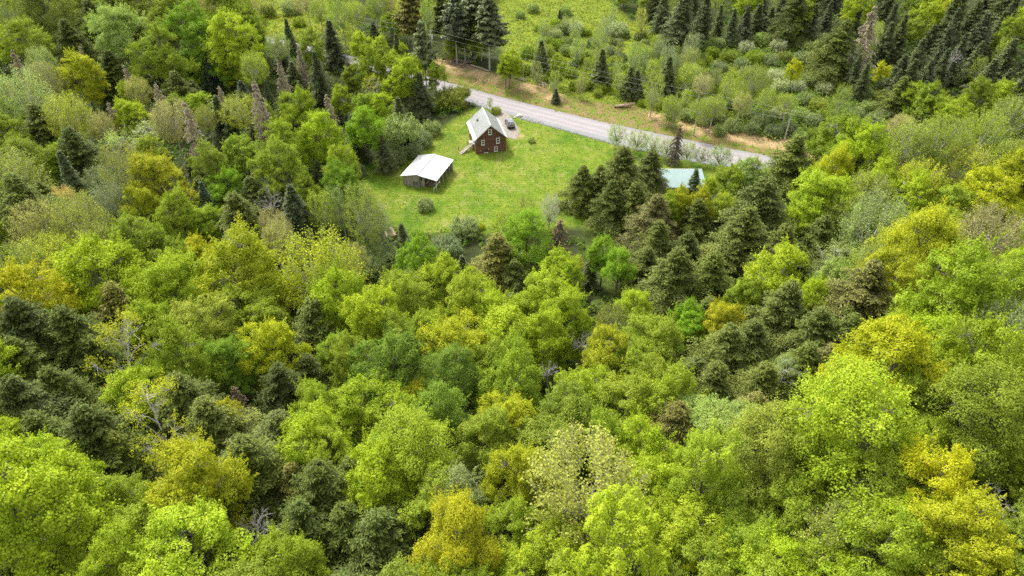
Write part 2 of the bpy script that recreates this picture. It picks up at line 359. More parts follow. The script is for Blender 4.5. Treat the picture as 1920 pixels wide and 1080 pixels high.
def metal_roof(name, col, gap, rib=None, ax='Y'):
    def f(N, L):
        tc = N('TexCoord'); o = tc.outputs['Object']; sp = N('SeparateXYZ'); L(o, sp.inputs[0])
        fr = math_(N, L, 'FRACT', math_(N, L, 'MULTIPLY', sp.outputs[ax], 1/gap), 0)
        n = noise(N, L, .7, 5, .6, o)
        c = ramp(N, L, n, [(.3, tuple(k*.88 for k in col)), (.7, tuple(min(1,k*1.07) for k in col))])
        c = mixc(N, L, math_(N, L, 'LESS_THAN', fr, .1), c, tuple(k*.72 for k in col))
        d = N('BsdfPrincipled', i_Roughness=.42, i_Metallic=.0); d.inputs['Specular IOR Level'].default_value = .5; L(c, d.inputs['Base Color'])
        b = N('Bump', i_Strength=.4, i_Distance=.03); L(math_(N, L, 'GREATER_THAN', fr, .1), b.inputs['Height']); L(b.outputs[0], d.inputs['Normal'])
        return d.outputs[0]
    return mat(name, f)
M_ROOF = metal_roof('green_metal_roof', (.375,.39,.365), .42)
b = MB()      # lower walls (basement band 0-1.35), planks to the eaves, boards in the gables: flush bands butted end to end
for z0, z1, mi in ((-.3, 1.35, 0), (1.35, EV, 1)):
    V = [(0,0,z0),(W_,0,z0),(W_,L2,z0),(0,L2,z0),(0,0,z1),(W_,0,z1),(W_,L2,z1),(0,L2,z1)]
    b.add(V, [(0,1,5,4),(1,2,6,5),(2,3,7,6),(3,0,4,7)], mi)
for y in (0, L2): b.add([(0,y,EV),(W_,y,EV),(W_/2,y,RG-.05)], [(0,1,2) if y == 0 else (1,0,2)], 2)
walls = b.build('wall', [M_PLB, M_PLH, M_PLV], house)
sl_ = (RG-EV)/(W_/2); OH = .35; YF, YB = -.30, L2+.25
def roofplate(side, u0, u1, thick, lift, y0, y1, b, m=0):    # u: horizontal distance from the ridge
    cx = W_/2; s = -1 if side == 'l' else 1; V = []
    for dz in (lift, lift+thick):
        for u, y in ((u0,y0),(u1,y0),(u1,y1),(u0,y1)): V.append((cx+s*u, y, RG-sl_*u+dz))
    F = [(3,2,1,0),(4,5,6,7),(0,1,5,4),(1,2,6,5),(2,3,7,6),(3,0,4,7)]
    b.add(V, F if s > 0 else [f[::-1] for f in F], m)
b = MB(); 
for s in 'lr': roofplate(s, 0.0, W_/2+OH, .10, .02, YF, YB, b)
for k in range(24):
    y = YF+.2+k*(YB-YF-.4)/23
    for s in 'lr': roofplate(s, .02, W_/2+OH-.6, .025, .122, y-.02, y+.02, b)
roof = b.build('roof', M_ROOF, house)
b = MB(); b.box((W_/2, (YF+YB)/2, RG+.15), (.34, YB-YF+.02, .05)); b.build('ridge_cap', simple('ridge_metal', (.5,.56,.5), .4), roof)
for s in 'lr':
    b = MB(); roofplate(s, W_/2+OH-.62, W_/2+OH+.03, .03, .124, YF-.01, YB+.01, b); roofplate(s, W_/2+OH+.032, W_/2+OH+.07, .17, -.02, YF-.01, YB+.01, b)
    b.build('eave_band', M_WHITE, roof)
for y in (YF-.04, YB+.04):
    b = MB()
    for s in 'lr': roofplate(s, 0.0, W_/2+OH, .18, -.08, y-.035, y+.035, b)
    b.build('bargeboard', simple('bargeboard', (.30,.24,.21), .8), roof)
def window(x, z, ww=.72, hh=1.3, face='f'):
    b = MB(); fr = .12
    M = Matrix.Identity(3) if face == 'f' else Matrix(((0,1,0),(1,0,0),(0,0,1)))
    P3 = lambda a, bb, c: tuple(Matrix(M)@Vector((a, bb, c)))
    def bx(mb, c, d):
        c2 = P3(*c); d2 = d if face == 'f' else (d[1], d[0], d[2]); mb.box(c2, d2)
    y = -.05
    bx(b, (x-ww/2+fr/2, y, z), (fr, .1, hh)); bx(b, (x+ww/2-fr/2, y, z), (fr, .1, hh))
    bx(b, (x, y, z+hh/2-fr/2), (ww-2*fr, .1, fr)); bx(b, (x, y, z-hh/2+fr/2), (ww-2*fr, .1, fr)); bx(b, (x, y, z), (ww-2*fr, .1, .09))
    f = b.build('window', M_WHITE, house)
    for s in (-1, 1):
        g = MB(); bx(g, (x, -.02, z+s*(hh/4-.02)), (ww-2*fr, .03, hh/2-fr-.045)); g.build('pane', M_GLASS, f)
    g = MB(); bx(g, (x, -.09, z-hh/2-.04), (ww+.12, .16, .06)); g.build('sill', M_WHITE, f)
    return f
window(3.5, 5.35, .8, 1.3); window(1.75, 2.85, .78, 1.3); window(5.35, 2.95, .85, 1.32); window(4.85, .85, .8, 1.2)
window(1.6, 2.6, .7, 1.2, 's'); window(7.2, 2.6, .7, 1.2, 's')
b = MB(); b.box((2.45, -.04, .62), (.9, .06, .75)); hatch = b.build('cellar_hatch', simple('hatch', (.10,.06,.05), .9, 2, .4), house)
b = MB(); b.box((2.45, -.10, .17), (1.0, .2, .12)); b.build('sill', M_WHITE, hatch)
b = MB(); b.box((-.04, 3.9, 2.4), (.06, .95, 2.0)); dr = b.build('door', M_WHITE, house)
b = MB(); b.box((-.10, 3.55, 2.4), (.06, .06, .12)); b.build('handle', M_GLASS, dr)
for x, z in ((1.1, .85), (3.1, 1.0), (5.75, 3.78), (.15, 3.25)):
    b = MB(); b.box((x, -.07, z), (.16, .14, .2)); b.build('wall_lamp', M_WHITE, house, bevel=.03)
b = MB(); u = 1.9; zz = RG-sl_*u; b.box((W_/2-u, 6.2, zz+.35), (.14, .14, .6)); b.box((W_/2-u, 6.2, zz+.68), (.22, .22, .06)); b.box((W_/2-u, 6.5, zz+.28), (.5,.55,.25))
b.build('roof_vent', simple('vent', (.16,.18,.15), .6), roof)
b = MB(); u = 2.3; b.box((W_/2+u, 6.0, RG-sl_*u+.2), (.16,.16,.3)); b.build('vent_pipe', M_WHITE, roof)
# stairs up to the side door
top = Vector((-.12, 3.1, 1.45)); bot = Vector((-3.6, .9, 0.05)); d2 = (bot-top); n_ = 9; rz = math.atan2(d2.y, d2.x)
M_STEP = simple('pale_step_boards', (.52,.47,.43), .85, 2, .3); M_STEPD = simple('grey_stringer', (.20,.17,.15), .9)
st = empty('steps', (0,0,0)); st.parent = house
b = MB(); b.box((-.5, 3.6, 1.42), (.95, 1.5, .1)); [b.box((x, y, .68), (.1,.1,1.45)) for x in (-.9,-.1) for y in (2.95, 4.2)]; b.build('landing', M_STEP, st)
for k in range(n_):
    q = top+d2*((k+.5)/n_); b = MB(); b.box(tuple(q), (.34, 1.05, .06), 0, rz); b.build('tread', M_STEP, st)
pv = Vector((-math.sin(rz), math.cos(rz), 0))
for s in (-1, 1):
    b = MB(); b.tube([top+pv*s*.5-Vector((0,0,.12)), bot+pv*s*.5-Vector((0,0,.06))], .1, 4); b.build('stringer', M_STEPD, st)
b = MB(); b.tube([top+pv*.56+Vector((0,0,.75)), bot+pv*.56+Vector((0,0,.8))], .035, 5)
for t in (.02, .5, .98): q = top+d2*t+pv*.56; b.tube([q-Vector((0,0,.1)), q+Vector((0,0,.8))], .035, 5)
b.build('handrail', M_STEP, st)
x, y, _ = w(860, 281.5); ps = empty('garden_post', (x, y, 0), 0, 'short black post standing at the foot of the wooden steps', 'post')
b = MB(); b.tube([(0,0,-.1),(0,0,.85)], .09, 8); b.build('shaft', simple('black_post', (.015,.015,.015), .6), ps); b = MB(); b.tube([(0,0,.85),(0,0,.9),(0,0,1.02)], [.16,.16,.05], 8); b.build('cap', simple('black_cap', (.03,.03,.03), .6), ps)

# ---------------------------------------------------------------- shed
SA = math.radians(-17.9); SO = (-24.17, 132.0, 0)
shed = empty('open_shed', SO, SA, 'grey board shed with a bright white metal roof and open right bay', 'shed')
M_SROOF = metal_roof('white_metal_roof', (.88,.88,.88), .5)
LW, RW, SL = 3.85, 4.3, 9.3
b = MB()
def quadbox(b, V8, m=0): b.add(V8, [(3,2,1,0),(4,5,6,7),(0,1,5,4),(1,2,6,5),(2,3,7,6),(3,0,4,7)], m)
def slab(x0, z0, x1, z1, y0, y1, t): return [(x0,y0,z0),(x1,y0,z1),(x1,y1,z1),(x0,y1,z0),(x0,y0,z0+t),(x1,y0,z1+t),(x1,y1,z1+t),(x0,y1,z0+t)]
quadbox(b, slab(-.3, 2.28, LW+.1, 3.32, -.35, SL+.25, .07)); p1 = b.build('roof_panel', M_SROOF, shed)
b = MB(); quadbox(b, slab(LW+.02, 3.16, LW+RW+.25, 2.55, -.35, SL+.25, .07)); b.build('roof_panel', M_SROOF, shed)
b = MB(); b.box((LW+.06, SL/2-.05, 3.405), (.12, SL+.62, .03)); b.build('ridge_flashing', simple('flash', (.55,.55,.56), .4), shed)
def wallprism(pts, y, t, nm, m=None):
    b = MB(); n = len(pts); V = [(x, y, z) for x, z in pts]+[(x, y+t, z) for x, z in pts]
    b.add(V, [tuple(range(n)), tuple(range(2*n-1, n-1, -1))]+[(i+n, (i+1)%n+n, (i+1)%n, i) for i in range(n)]); return b.build(nm, m or M_GREY, shed)
wallprism([(0,-.2),(LW,-.2),(LW,3.26),(0,2.34)], 0, .1, 'front_wall'); wallprism([(0,-.2),(LW+RW,-.2),(LW+RW,2.5),(LW,3.14),(0,2.3)], SL-.1, .1, 'back_wall')
b = MB(); b.box((.05, SL/2, 1.05), (.1, SL-.2, 2.5)); b.build('side_wall', M_GREY, shed)
b = MB(); b.box((LW, SL/2+.6, 1.4), (.1, SL-1.6, 3.2)); b.build('partition', M_GREY, shed)
b = MB(); b.box((LW+.75, .35, 1.3), (1.1, .08, 2.9)); b.box((LW+.12, -.05, 1.45), (.2, .2, 3.2)); b.build('door_panel', M_GREY, shed)
b = MB(); b.box((LW+.62, .29, 2.0), (.32, .04, .75)); b.build('shade_panel', simple('gap_shade', (.01,.01,.01), 1), shed)  # solid near-black panel; shade of an open gap put into its colour
b = MB(); b.box((3.05, -.02, .85), (1.25, .05, .95)); b.build('patch_board', simple('patch', (.20,.16,.16), .9, 2, .4), shed)
for k in range(6):
    b = MB(); y = -.1+k*(SL+.1)/5; b.box((LW+RW-.05, y, 1.25), (.14, .14, 2.75)); b.build('post', M_GREY if k else M_STEP, shed)
b = MB(); b.box((LW+RW-.05, SL/2, 2.52), (.12, SL+.3, .16)); b.build('beam', M_STEPD, shed)
b = MB(); b.tube([(LW+RW-.3, -1.0, .9), (LW+RW+.75, .1, 2.3)], .055, 5); b.tube([(LW+RW-.3,-1.0,.95),(LW+RW-.3,-1.0,-.1)], .06, 5); b.build('brace', M_WHITE, shed)
lp = empty('lumber_stack', Vector(SO)+Matrix.Rotation(SA, 3, 'Z')@Vector((LW+2.2, 2.2, 0)), SA, 'jumbled stack of boards stored in the open bay of the shed', 'lumber')
for k in range(14):
    b = MB(); b.box((random.uniform(-.7,.9), random.uniform(-.6,.6), .15+.11*k), (random.uniform(.15,.3), random.uniform(2,3.6), .09), 0, random.uniform(-.5,.5)); b.build('board', [M_LOG, M_GREY, M_STEPD][k%3], lp)

# ---------------------------------------------------------------- low teal-roofed building among the trees
tx0, ty0, _ = w(1232, 318, 3.0); tx1, _, _ = w(1316, 318, 3.0); TW = tx1-tx0; th = empty('low_barn', (tx0, ty0, 0), 0, 'low building with a pale blue-green ribbed metal roof beyond the hemlocks', 'barn')
M_TROOF = metal_roof('teal_metal_roof', (.29,.40,.38), .45, ax='X'); DY = 6.2
b = MB(); quadbox(b, [(0,-DY,2.05),(TW,-DY,2.05),(TW,0,3.0),(0,0,3.0),(0,-DY,2.13),(TW,-DY,2.13),(TW,0,3.08),(0,0,3.08)])
b.build('roof', M_TROOF, th)
b = MB(); quadbox(b, [(.2,-DY+.2,-.2),(TW-.2,-DY+.2,-.2),(TW-.2,-.15,-.2),(.2,-.15,-.2),(.2,-DY+.2,1.93),(TW-.2,-DY+.2,1.93),(TW-.2,-.15,2.93),(.2,-.15,2.93)]); b.build('wall', M_GREY, th)
b = MB(); b.box((TW/2, .02, 3.10), (TW, .16, .05)); b.build('ridge_cap', M_WHITE, th)

# ---------------------------------------------------------------- car
c0 = Vector(w(958.5, 245)[:2]); c1 = Vector(w(949, 224)[:2]); cy = math.atan2(c1.y-c0.y, c1.x-c0.x)-math.pi/2; cc = (c0+c1)/2
car = empty('parked_car', (cc.x+.3, cc.y-.4, .02), cy, 'dark grey four-wheel-drive car parked on the drive with a spare wheel on its back door', 'car')
M_CAR = simple('car_paint', (.12,.125,.14), .25, spec=.6); M_CARL = simple('pale_car_panel', (.48,.49,.52), .3, spec=.6); M_TYRE = simple('tyre', (.012,.012,.012), .85); M_RIM = simple('rim', (.45,.45,.47), .35)
def loft(b, secs, m=0):
    n = len(secs[0]); V = [p_ for s in secs for p_ in s]
    b.add(V, [(i*n+j, i*n+(j+1)%n, (i+1)*n+(j+1)%n, (i+1)*n+j) for i in range(len(secs)-1) for j in range(n)]+[tuple(range(n))[::-1], tuple((len(secs)-1)*n+j for j in range(n))], m)
def sec(y, hw, z0, z1, r=.12): return [(-hw+r,y,z0),(hw-r,y,z0),(hw,y,z0+r),(hw,y,z1-r),(hw-r,y,z1),(-hw+r,y,z1),(-hw,y,z1-r),(-hw,y,z0+r)]
b = MB(); loft(b, [sec(-2.3,.82,.45,.95), sec(-2.2,.92,.38,1.12), sec(-1,.95,.35,1.15), sec(.7,.95,.35,1.15), sec(1.0,.95,.35,1.08), sec(2.1,.9,.38,.98), sec(2.25,.8,.45,.85)]); body = b.build('body', M_CAR, car, True, .03)
b = MB(); loft(b, [sec(-2.22,.80,1.1,1.12,.01), sec(-1.95,.72,1.1,1.72,.08), sec(-.2,.74,1.1,1.80,.1), sec(.45,.70,1.1,1.76,.1), sec(1.05,.76,1.1,1.14,.01)]); cab = b.build('cabin', M_CAR, car, False, .02)
b = MB(); loft(b, [sec(-2.245,.64,1.14,1.15,.004), sec(-2.0,.6,1.14,1.66,.01), sec(-1.97,.6,1.14,1.66,.01)]); b.build('rear_window', simple('rear_glass_reflection', (.3,.33,.37), .06, spec=.8), cab)  # light reflected in the rear window is put into the pale glass colour
b = MB(); b.add([(-.62,.52,1.72),(.62,.52,1.72),(.68,1.03,1.17),(-.68,1.03,1.17)], [(3,2,1,0)]); b.build('windscreen', M_GLASS, cab)
for s in (-1, 1):
    b = MB(); x = s*.765; b.add([(x+s*.012,-1.85,1.2),(x+s*.012,.75,1.2),(x-s*.035,.3,1.62),(x-s*.035,-1.75,1.62)], [(0,1,2,3) if s > 0 else (3,2,1,0)]); b.build('side_window', M_GLASS, cab)
    b = MB(); b.tube([(s*.6,-1.7,1.86),(s*.6,.2,1.9)], .03, 5); b.build('roof_rail', M_RIM, cab)
    for yy in (-1.45, 1.4):
        b = MB(); b.tube([(s*.78,yy,.37),(s*.98,yy,.37)], .37, 14); wh = b.build('wheel', M_TYRE, car); b = MB(); b.tube([(s*.97,yy,.37),(s*1.0,yy,.37)], .21, 10); b.build('rim', M_RIM, wh)
    b = MB(); b.box((s*.76,-2.27,.88), (.16,.08,.26)); b.build('tail_light', simple('tail_light', (.4,.02,.02), .3), car)
    b = MB(); b.box((s*1.02,.75,1.2), (.2,.12,.16)); b.build('mirror', M_CAR, car, bevel=.03)
b = MB(); b.add([(-.7,1.12,1.115),(.7,1.12,1.115),(.66,2.05,1.03),(-.66,2.05,1.03)], [(0,1,2,3)]); b.build('bonnet', M_CARL, car)
b = MB(); b.box((0,-2.34,.5), (1.7,.16,.22)); b.build('bumper', M_TYRE, car, bevel=.03)
b = MB(); b.tube([(0,-2.3,.98),(0,-2.5,.98)], .36, 16); sp_ = b.build('spare_wheel', M_TYRE, car); b = MB(); b.tube([(0,-2.49,.98),(0,-2.53,.98)], .2, 10); b.build('rim', M_CARL, sp_)
b = MB(); b.box((.5,-2.30,.98), (.42,.03,.26)); b.box((-.5,-2.30,.98), (.42,.03,.26)); b.build('tailgate_panel', M_CARL, car)
b = MB(); [b.box((0, yy, 1.825), (1.1,.3,.02)) for yy in (-1.4,-.7,0)]; b.build('roof_ribs', M_CARL, cab)

# ---------------------------------------------------------------- poles and wires
poles = []
def pole(px, py, toppy, label, post=False, pz=None):
    x, y, _ = w(px, py); lo, hi = 0, 30
    for _ in range(40):
        m_ = (lo+hi)/2
        if proj(x, y, m_)[1] > toppy: lo = m_
        else: hi = m_
    h = pz or lo; e = empty('utility_pole' if not post else 'marker_post', (x, y, Hs(x, y)), 0, label, 'pole' if not post else 'post')
    b = MB(); b.tube([(0,0,-.3),(0,0,h*.5),(0,0,h)], [.17,.15,.12] if not post else [.1,.1,.09], 8); b.build('shaft', M_BARKW, e)
    return e, Vector((x, y, Hs(x, y)+h)), h
e1, t1, h1 = pole(812.5, 127, 56, 'tall wooden utility pole with a white transformer at the left end of the soil bank')
b = MB(); b.tube([(.32,-.05,h1-2.6),(.32,-.05,h1-1.5)], .24, 10); b.tube([(.32,-.05,h1-1.5),(.32,-.05,h1-1.4)], [.24,.1], 10); b.build('transformer', simple('pale_can', (.6,.62,.62), .4), e1)
b = MB(); b.box((0,0,h1-.12), (.9,.1,.1), 0, .6); b.build('crossarm', M_DEAD, e1)
e2, t2, h2 = pole(1470, 265, 207, 'weathered utility pole rising out of the thicket beside the road')
b = MB(); b.box((0,0,h2-.2), (.8,.1,.1), 0, .6); b.build('crossarm', M_DEAD, e2)
x, y, _ = w(1668, 262, 4); e3 = empty('utility_pole', (x, y, 0), 0, 'pale pole top poking out above the trees at right of the road end', 'pole'); z3 = 8.6
b = MB(); b.tube([(0,0,-.3),(0,0,z3)], [.17,.12], 8); b.build('shaft', M_BARKW, e3); t3 = Vector((x, y, z3))
b = MB(); b.box((0,0,z3-.2), (.7,.12,.12), 0, .5); b.build('crossarm', M_WHITE, e3)
x, y, _ = w(400, 30); e0 = empty('utility_pole', (x, y, 0), 0, 'distant utility pole by the far end of the road among the trees', 'pole'); t0 = Vector((x, y, 11.5))
b = MB(); b.tube([(0,0,-.3),(0,0,11.5)], [.17,.12], 8); b.build('shaft', M_BARKW, e0); b = MB(); b.box((0,0,11.2), (.8,.1,.1), 0, .6); b.build('crossarm', M_DEAD, e0)
M_WIRE = simple('pale_wire', (.5,.52,.5), .5)
def wire(a, b_, sag, label):
    b = MB(); pts = [a.lerp(b_, t)-Vector((0,0,sag*4*t*(1-t))) for t in np.linspace(0, 1, 25)]; b.tube(pts, .016, 4); o = b.build('overhead_wire', M_WIRE); tag(o, label, 'wire', 'overhead wires along the road')
for i, (dz, off, nm) in enumerate(((0,.0,'topmost'),(-1.5,.35,'middle'),(-3.1,.2,'lowest'))):
    d_ = Vector((off,0,dz)); 
    wire(t1+d_, t2+d_*.75, .9+.1*i, f'{nm} overhead wire strung from the transformer pole to the thicket pole')
    if i < 2: wire(t0+d_, t1+d_, .9, f'{nm} overhead wire running away from the transformer pole over the trees'); wire(t2+d_*.75, t3+d_*.5, .5, f'{nm} overhead wire from the thicket pole to the far right pole top')
pole(834, 162, 126, 'pale short post beside the road near the transformer pole', True)
pole(948, 139, 110, 'grey leafless snag post at the edge of the pines', True); pole(981, 147, 115, 'bare grey post standing beside the leaning cut branches', True)

# ---------------------------------------------------------------- felled logs
def logpile(a, b_, n, r, spread, label, name='log_pile', zr=.5, m=None, rot=.12):
    A = Vector(w(*a)); B = Vector(w(*b_)); mid = (A+B)/2; ln = (B-A).length; rz = math.atan2(B.y-A.y, B.x-A.x)
    e = empty(name, (mid.x, mid.y, Hs(mid.x, mid.y)), rz, label, 'logs')
    for k in range(n):
        l = ln*random.uniform(.45, 1); x = random.uniform(-.5, .5)*(ln-l); y = random.gauss(0, spread); q = random.gauss(0, rot); z = .15+abs(random.gauss(0, zr))
        d_ = Vector((math.cos(q), math.sin(q), random.uniform(-.04, .04)))*l/2; c = Vector((x, y, z)); rr = r*random.uniform(.6, 1.2)
        b = MB(); b.tube([c-d_, c+Vector((0,0,.04)), c+d_], [rr, rr*.9, rr*.65], 7); b.build('log', m or random.choice([M_LOG, M_DEAD, M_LOG, M_BARK]), e)
logpile((838,113),(880,126),12,.14,1.3,'tangle of cut brush and logs at the left end of the soil bank', rot=.35)
logpile((862,124),(925,139),9,.16,.7,'long peeled logs lying end to end along the bank across the road')
logpile((955,145),(990,155),8,.1,.9,'small heap of grey slash beside the bare grey post', rot=.4, m=M_DEAD)
logpile((1150,203),(1190,201),10,.17,.6,'stacked cut logs at the edge of the firs across the road')
logpile((1000,156),(1035,168),9,.09,1.0,'scattered grey slash between the small fir and the road', rot=.5, m=M_DEAD)
logpile((728,434),(744,448),6,.28,.7,'old rotting logs tumbled at the lower left corner of the lawn', rot=.15, m=M_LOG)
# ---------------------------------------------------------------- tree kinds (unit sized, shared by every tree of that kind)
def nrm(a): return a/(np.linalg.norm(a, axis=-1, keepdims=True)+1e-9)
def cards(Pp, Nn, L_, W_k, axis=None, fold=.25):
    """small leaf sprays: a diamond bent over its middle, one per point"""
    n = len(Pp); Nn = nrm(Nn); L_ = np.broadcast_to(L_, n)[:,None]
    t = rng.normal(size=(n,3)) if axis is None else axis
    t = nrm(t-(t*Nn).sum(1, keepdims=True)*Nn); b = np.cross(Nn, t); Wd = L_*W_k
    V = np.stack([Pp-t*L_*.5-Nn*L_*fold*.5, Pp+b*Wd*.5+Nn*L_*.04, Pp+t*L_*.5-Nn*L_*fold*.5, Pp-b*Wd*.5+Nn*L_*.04], 1)
    return V.reshape(-1, 3)
def card_mesh(name, V, m, tip=None):
    me = bpy.data.meshes.new(name); F = np.arange(len(V)).reshape(-1, 4); fill_mesh(me, V, F)
    if tip is not None: fattr(me, 'tip', np.repeat(tip, 4))
    me.materials.append(m); return me
def sphere_dirs(n, zmin=-1):
    z = rng.uniform(zmin, 1, n); a = rng.uniform(0, 2*math.pi, n); r = np.sqrt(1-z*z); return np.c_[r*np.cos(a), r*np.sin(a), z]
def limb(b, p, q, r0, r1, n=4, sag=0.0, m=0, k=4):
    p = np.array(p, float); q = np.array(q, float); t = np.linspace(0, 1, k)[:,None]
    pts = p+(q-p)*t; pts[:,2] += (np.sin(t[:,0]*math.pi)*sag); pts[1:-1] += rng.normal(0, .012*np.linalg.norm(q-p)+.004, (k-2, 3))
    b.tube(pts, list(np.linspace(r0, r1, k)), n, m, cap=False)
# broad crown: unit radius 1, from z=0 to ~CH. kinds: lobed / upright / round / sparse
def broad(seed, CH=2.15, lobes=26, clumps=10, leaves=260, ls=.038, cr=(.10,.19), flat=.55, upright=0, sparse=1.0, loose=0.0, shape=.95):
    global rng; rng = np.random.default_rng(seed); LP = []; LN = []; TP = []; b = MB()
    cen = []
    for i in range(lobes*6):
        if len(cen) >= lobes: break
        z = rng.uniform(.08, .95); a = rng.uniform(0, 2*math.pi); env = math.sin(math.pi*min(1, max(.05, (1-z)*.62+.07)))**shape if z > .35 else .6+.4*z/.35
        rr = env*(.74 if rng.random() < .8 else .3)*rng.uniform(.75, 1.12); p = np.array((rr*math.cos(a), rr*math.sin(a), z*CH))
        if all(np.linalg.norm(p-q) > .30 for q in cen): cen.append(p)
    cen.append(np.array((rng.uniform(-.1,.1), rng.uniform(-.1,.1), CH*.90)))
    for p in cen:
        root = np.array((0, 0, max(0, p[2]-1.1*math.hypot(p[0], p[1])-.15)))
        limb(b, root, p, .020, .008, 4, .03)
        LR = rng.uniform(.17, .42); out = nrm(np.array((p[0], p[1], .25)))
        for j in range(int(clumps*rng.uniform(.7, 1.2))):
            d = nrm(sphere_dirs(1)[0]*.95+out*.55+np.array((0,0,.35)))
            q = p+d*LR*np.array((1, 1, .8+.5*upright))*rng.uniform(.85, 1.15); r = rng.uniform(*cr)
            if rng.random() > sparse: limb(b, p, q, .009, .004, 3, 0, k=3); continue
            limb(b, p, q, .009, .004, 3, 0, k=3)
            n = int(leaves*(r/.2)**2*rng.uniform(.75, 1.2)); dd = sphere_dirs(n, -.25)
            rad = rng.uniform(.82, 1.04, n) if not loose else rng.uniform(0, 1.15+loose*.3, n)**.5
            sc3 = np.array((r, r, r*(flat+1.1*upright))); pp = q+dd*rad[:,None]*sc3
            if upright: pp[:,:2] = q[:2]+(pp[:,:2]-q[:2])*(1-.55*np.clip((pp[:,2]-q[2])/(sc3[2]), 0, 1))[:,None]*.8
            pp += rng.normal(0, .013+.03*loose, pp.shape)
            LP.append(pp); LN.append(dd*1.0+np.array((0,0,.6))+rng.normal(0, .30+.3*loose, dd.shape)); TP.append(np.clip((dd[:,2]-.1)*.5, 0, 1)*0+rng.uniform(0, .35, n))
        for j in range(4):      # young shoots standing out of the crown
            d = nrm(out+np.array((0,0,.7))+rng.normal(0, .45, 3)); a0 = p+d*LR*.8; ln = rng.uniform(.15, .42); m_ = int(leaves*.28); t_ = rng.uniform(0, 1, m_)[:,None]
            LP.append(a0+d*ln*t_+rng.normal(0, 1, (m_,3))*(.055*(1.15-t_))); LN.append(rng.normal(0, .6, (m_,3))+np.array((0,0,.8))); TP.append(rng.uniform(0, .5, m_))
    PP = np.concatenate(LP); m_ = int(len(PP)*.07); k_ = rng.integers(0, len(PP), m_); LP.append(PP[k_]*rng.uniform(.9, 1.09, (m_,1))+rng.normal(0, .05, (m_,3))); LN.append(rng.normal(0, .7, (m_,3))+np.array((0,0,.8))); TP.append(rng.uniform(0, .5, m_))
    PP = np.concatenate(LP); NN = np.concatenate(LN); TT = np.concatenate(TP)
    V = cards(PP, NN, rng.uniform(.7, 1.3, len(PP))*ls, .72, fold=.3)
    return V, TT, b, CH
def feather(seed, CH=1.8, n_tw=300, per=36, ls=.036, up=.5, spread=.05, shape=.75, base=.45):
    """open, twiggy young foliage: leaves strung along many fine up-swept twigs"""
    global rng; rng = np.random.default_rng(seed); LP = []; LN = []; b = MB(); lim = []
    for i in range(13):
        a = i*2.4+rng.uniform(-.3,.3); z = rng.uniform(.45, 1); r = (.62*math.sin(math.pi*min(.95, (1-z)*.6+.2))**shape); lim.append(np.array((r*math.cos(a), r*math.sin(a), z*CH*.82)))
        limb(b, (0,0,rng.uniform(0,.25)), lim[-1], .03, .012, 4, .04)
    for i in range(n_tw):
        s = lim[rng.integers(len(lim))]*rng.uniform(.55, 1.05); z = rng.uniform(.08, 1)
        a = math.atan2(s[1], s[0])+rng.normal(0, .5); env = math.sin(math.pi*min(.97, (1-z)*.60+.13))**shape if z > .3 else base+(1-base)*z/.3
        rr = env*rng.uniform(.72, 1.02) if rng.random() < .75 else env*rng.uniform(.2,.7); e = np.array((rr*math.cos(a), rr*math.sin(a), z*CH+rng.normal(0,.03)))
        d = nrm(e-np.array((0,0,CH*.35)))*.5+np.array((0,0,up)); s = e-nrm(d)*rng.uniform(.22, .42)
        limb(b, s, e, .007, .003, 3, 0, k=3)
        t = rng.uniform(.05, 1.05, per)[:,None]; pp = s+(e-s)*t+rng.normal(0, spread, (per,3)); LP.append(pp); LN.append(rng.normal(0, .7, (per,3))+np.array((0,0,.8))+nrm(e)*.4)
    PP = np.concatenate(LP); V = cards(PP, np.concatenate(LN), rng.uniform(.7, 1.35, len(PP))*ls, .8)
    return V, rng.uniform(0, .5, len(PP)), b, CH
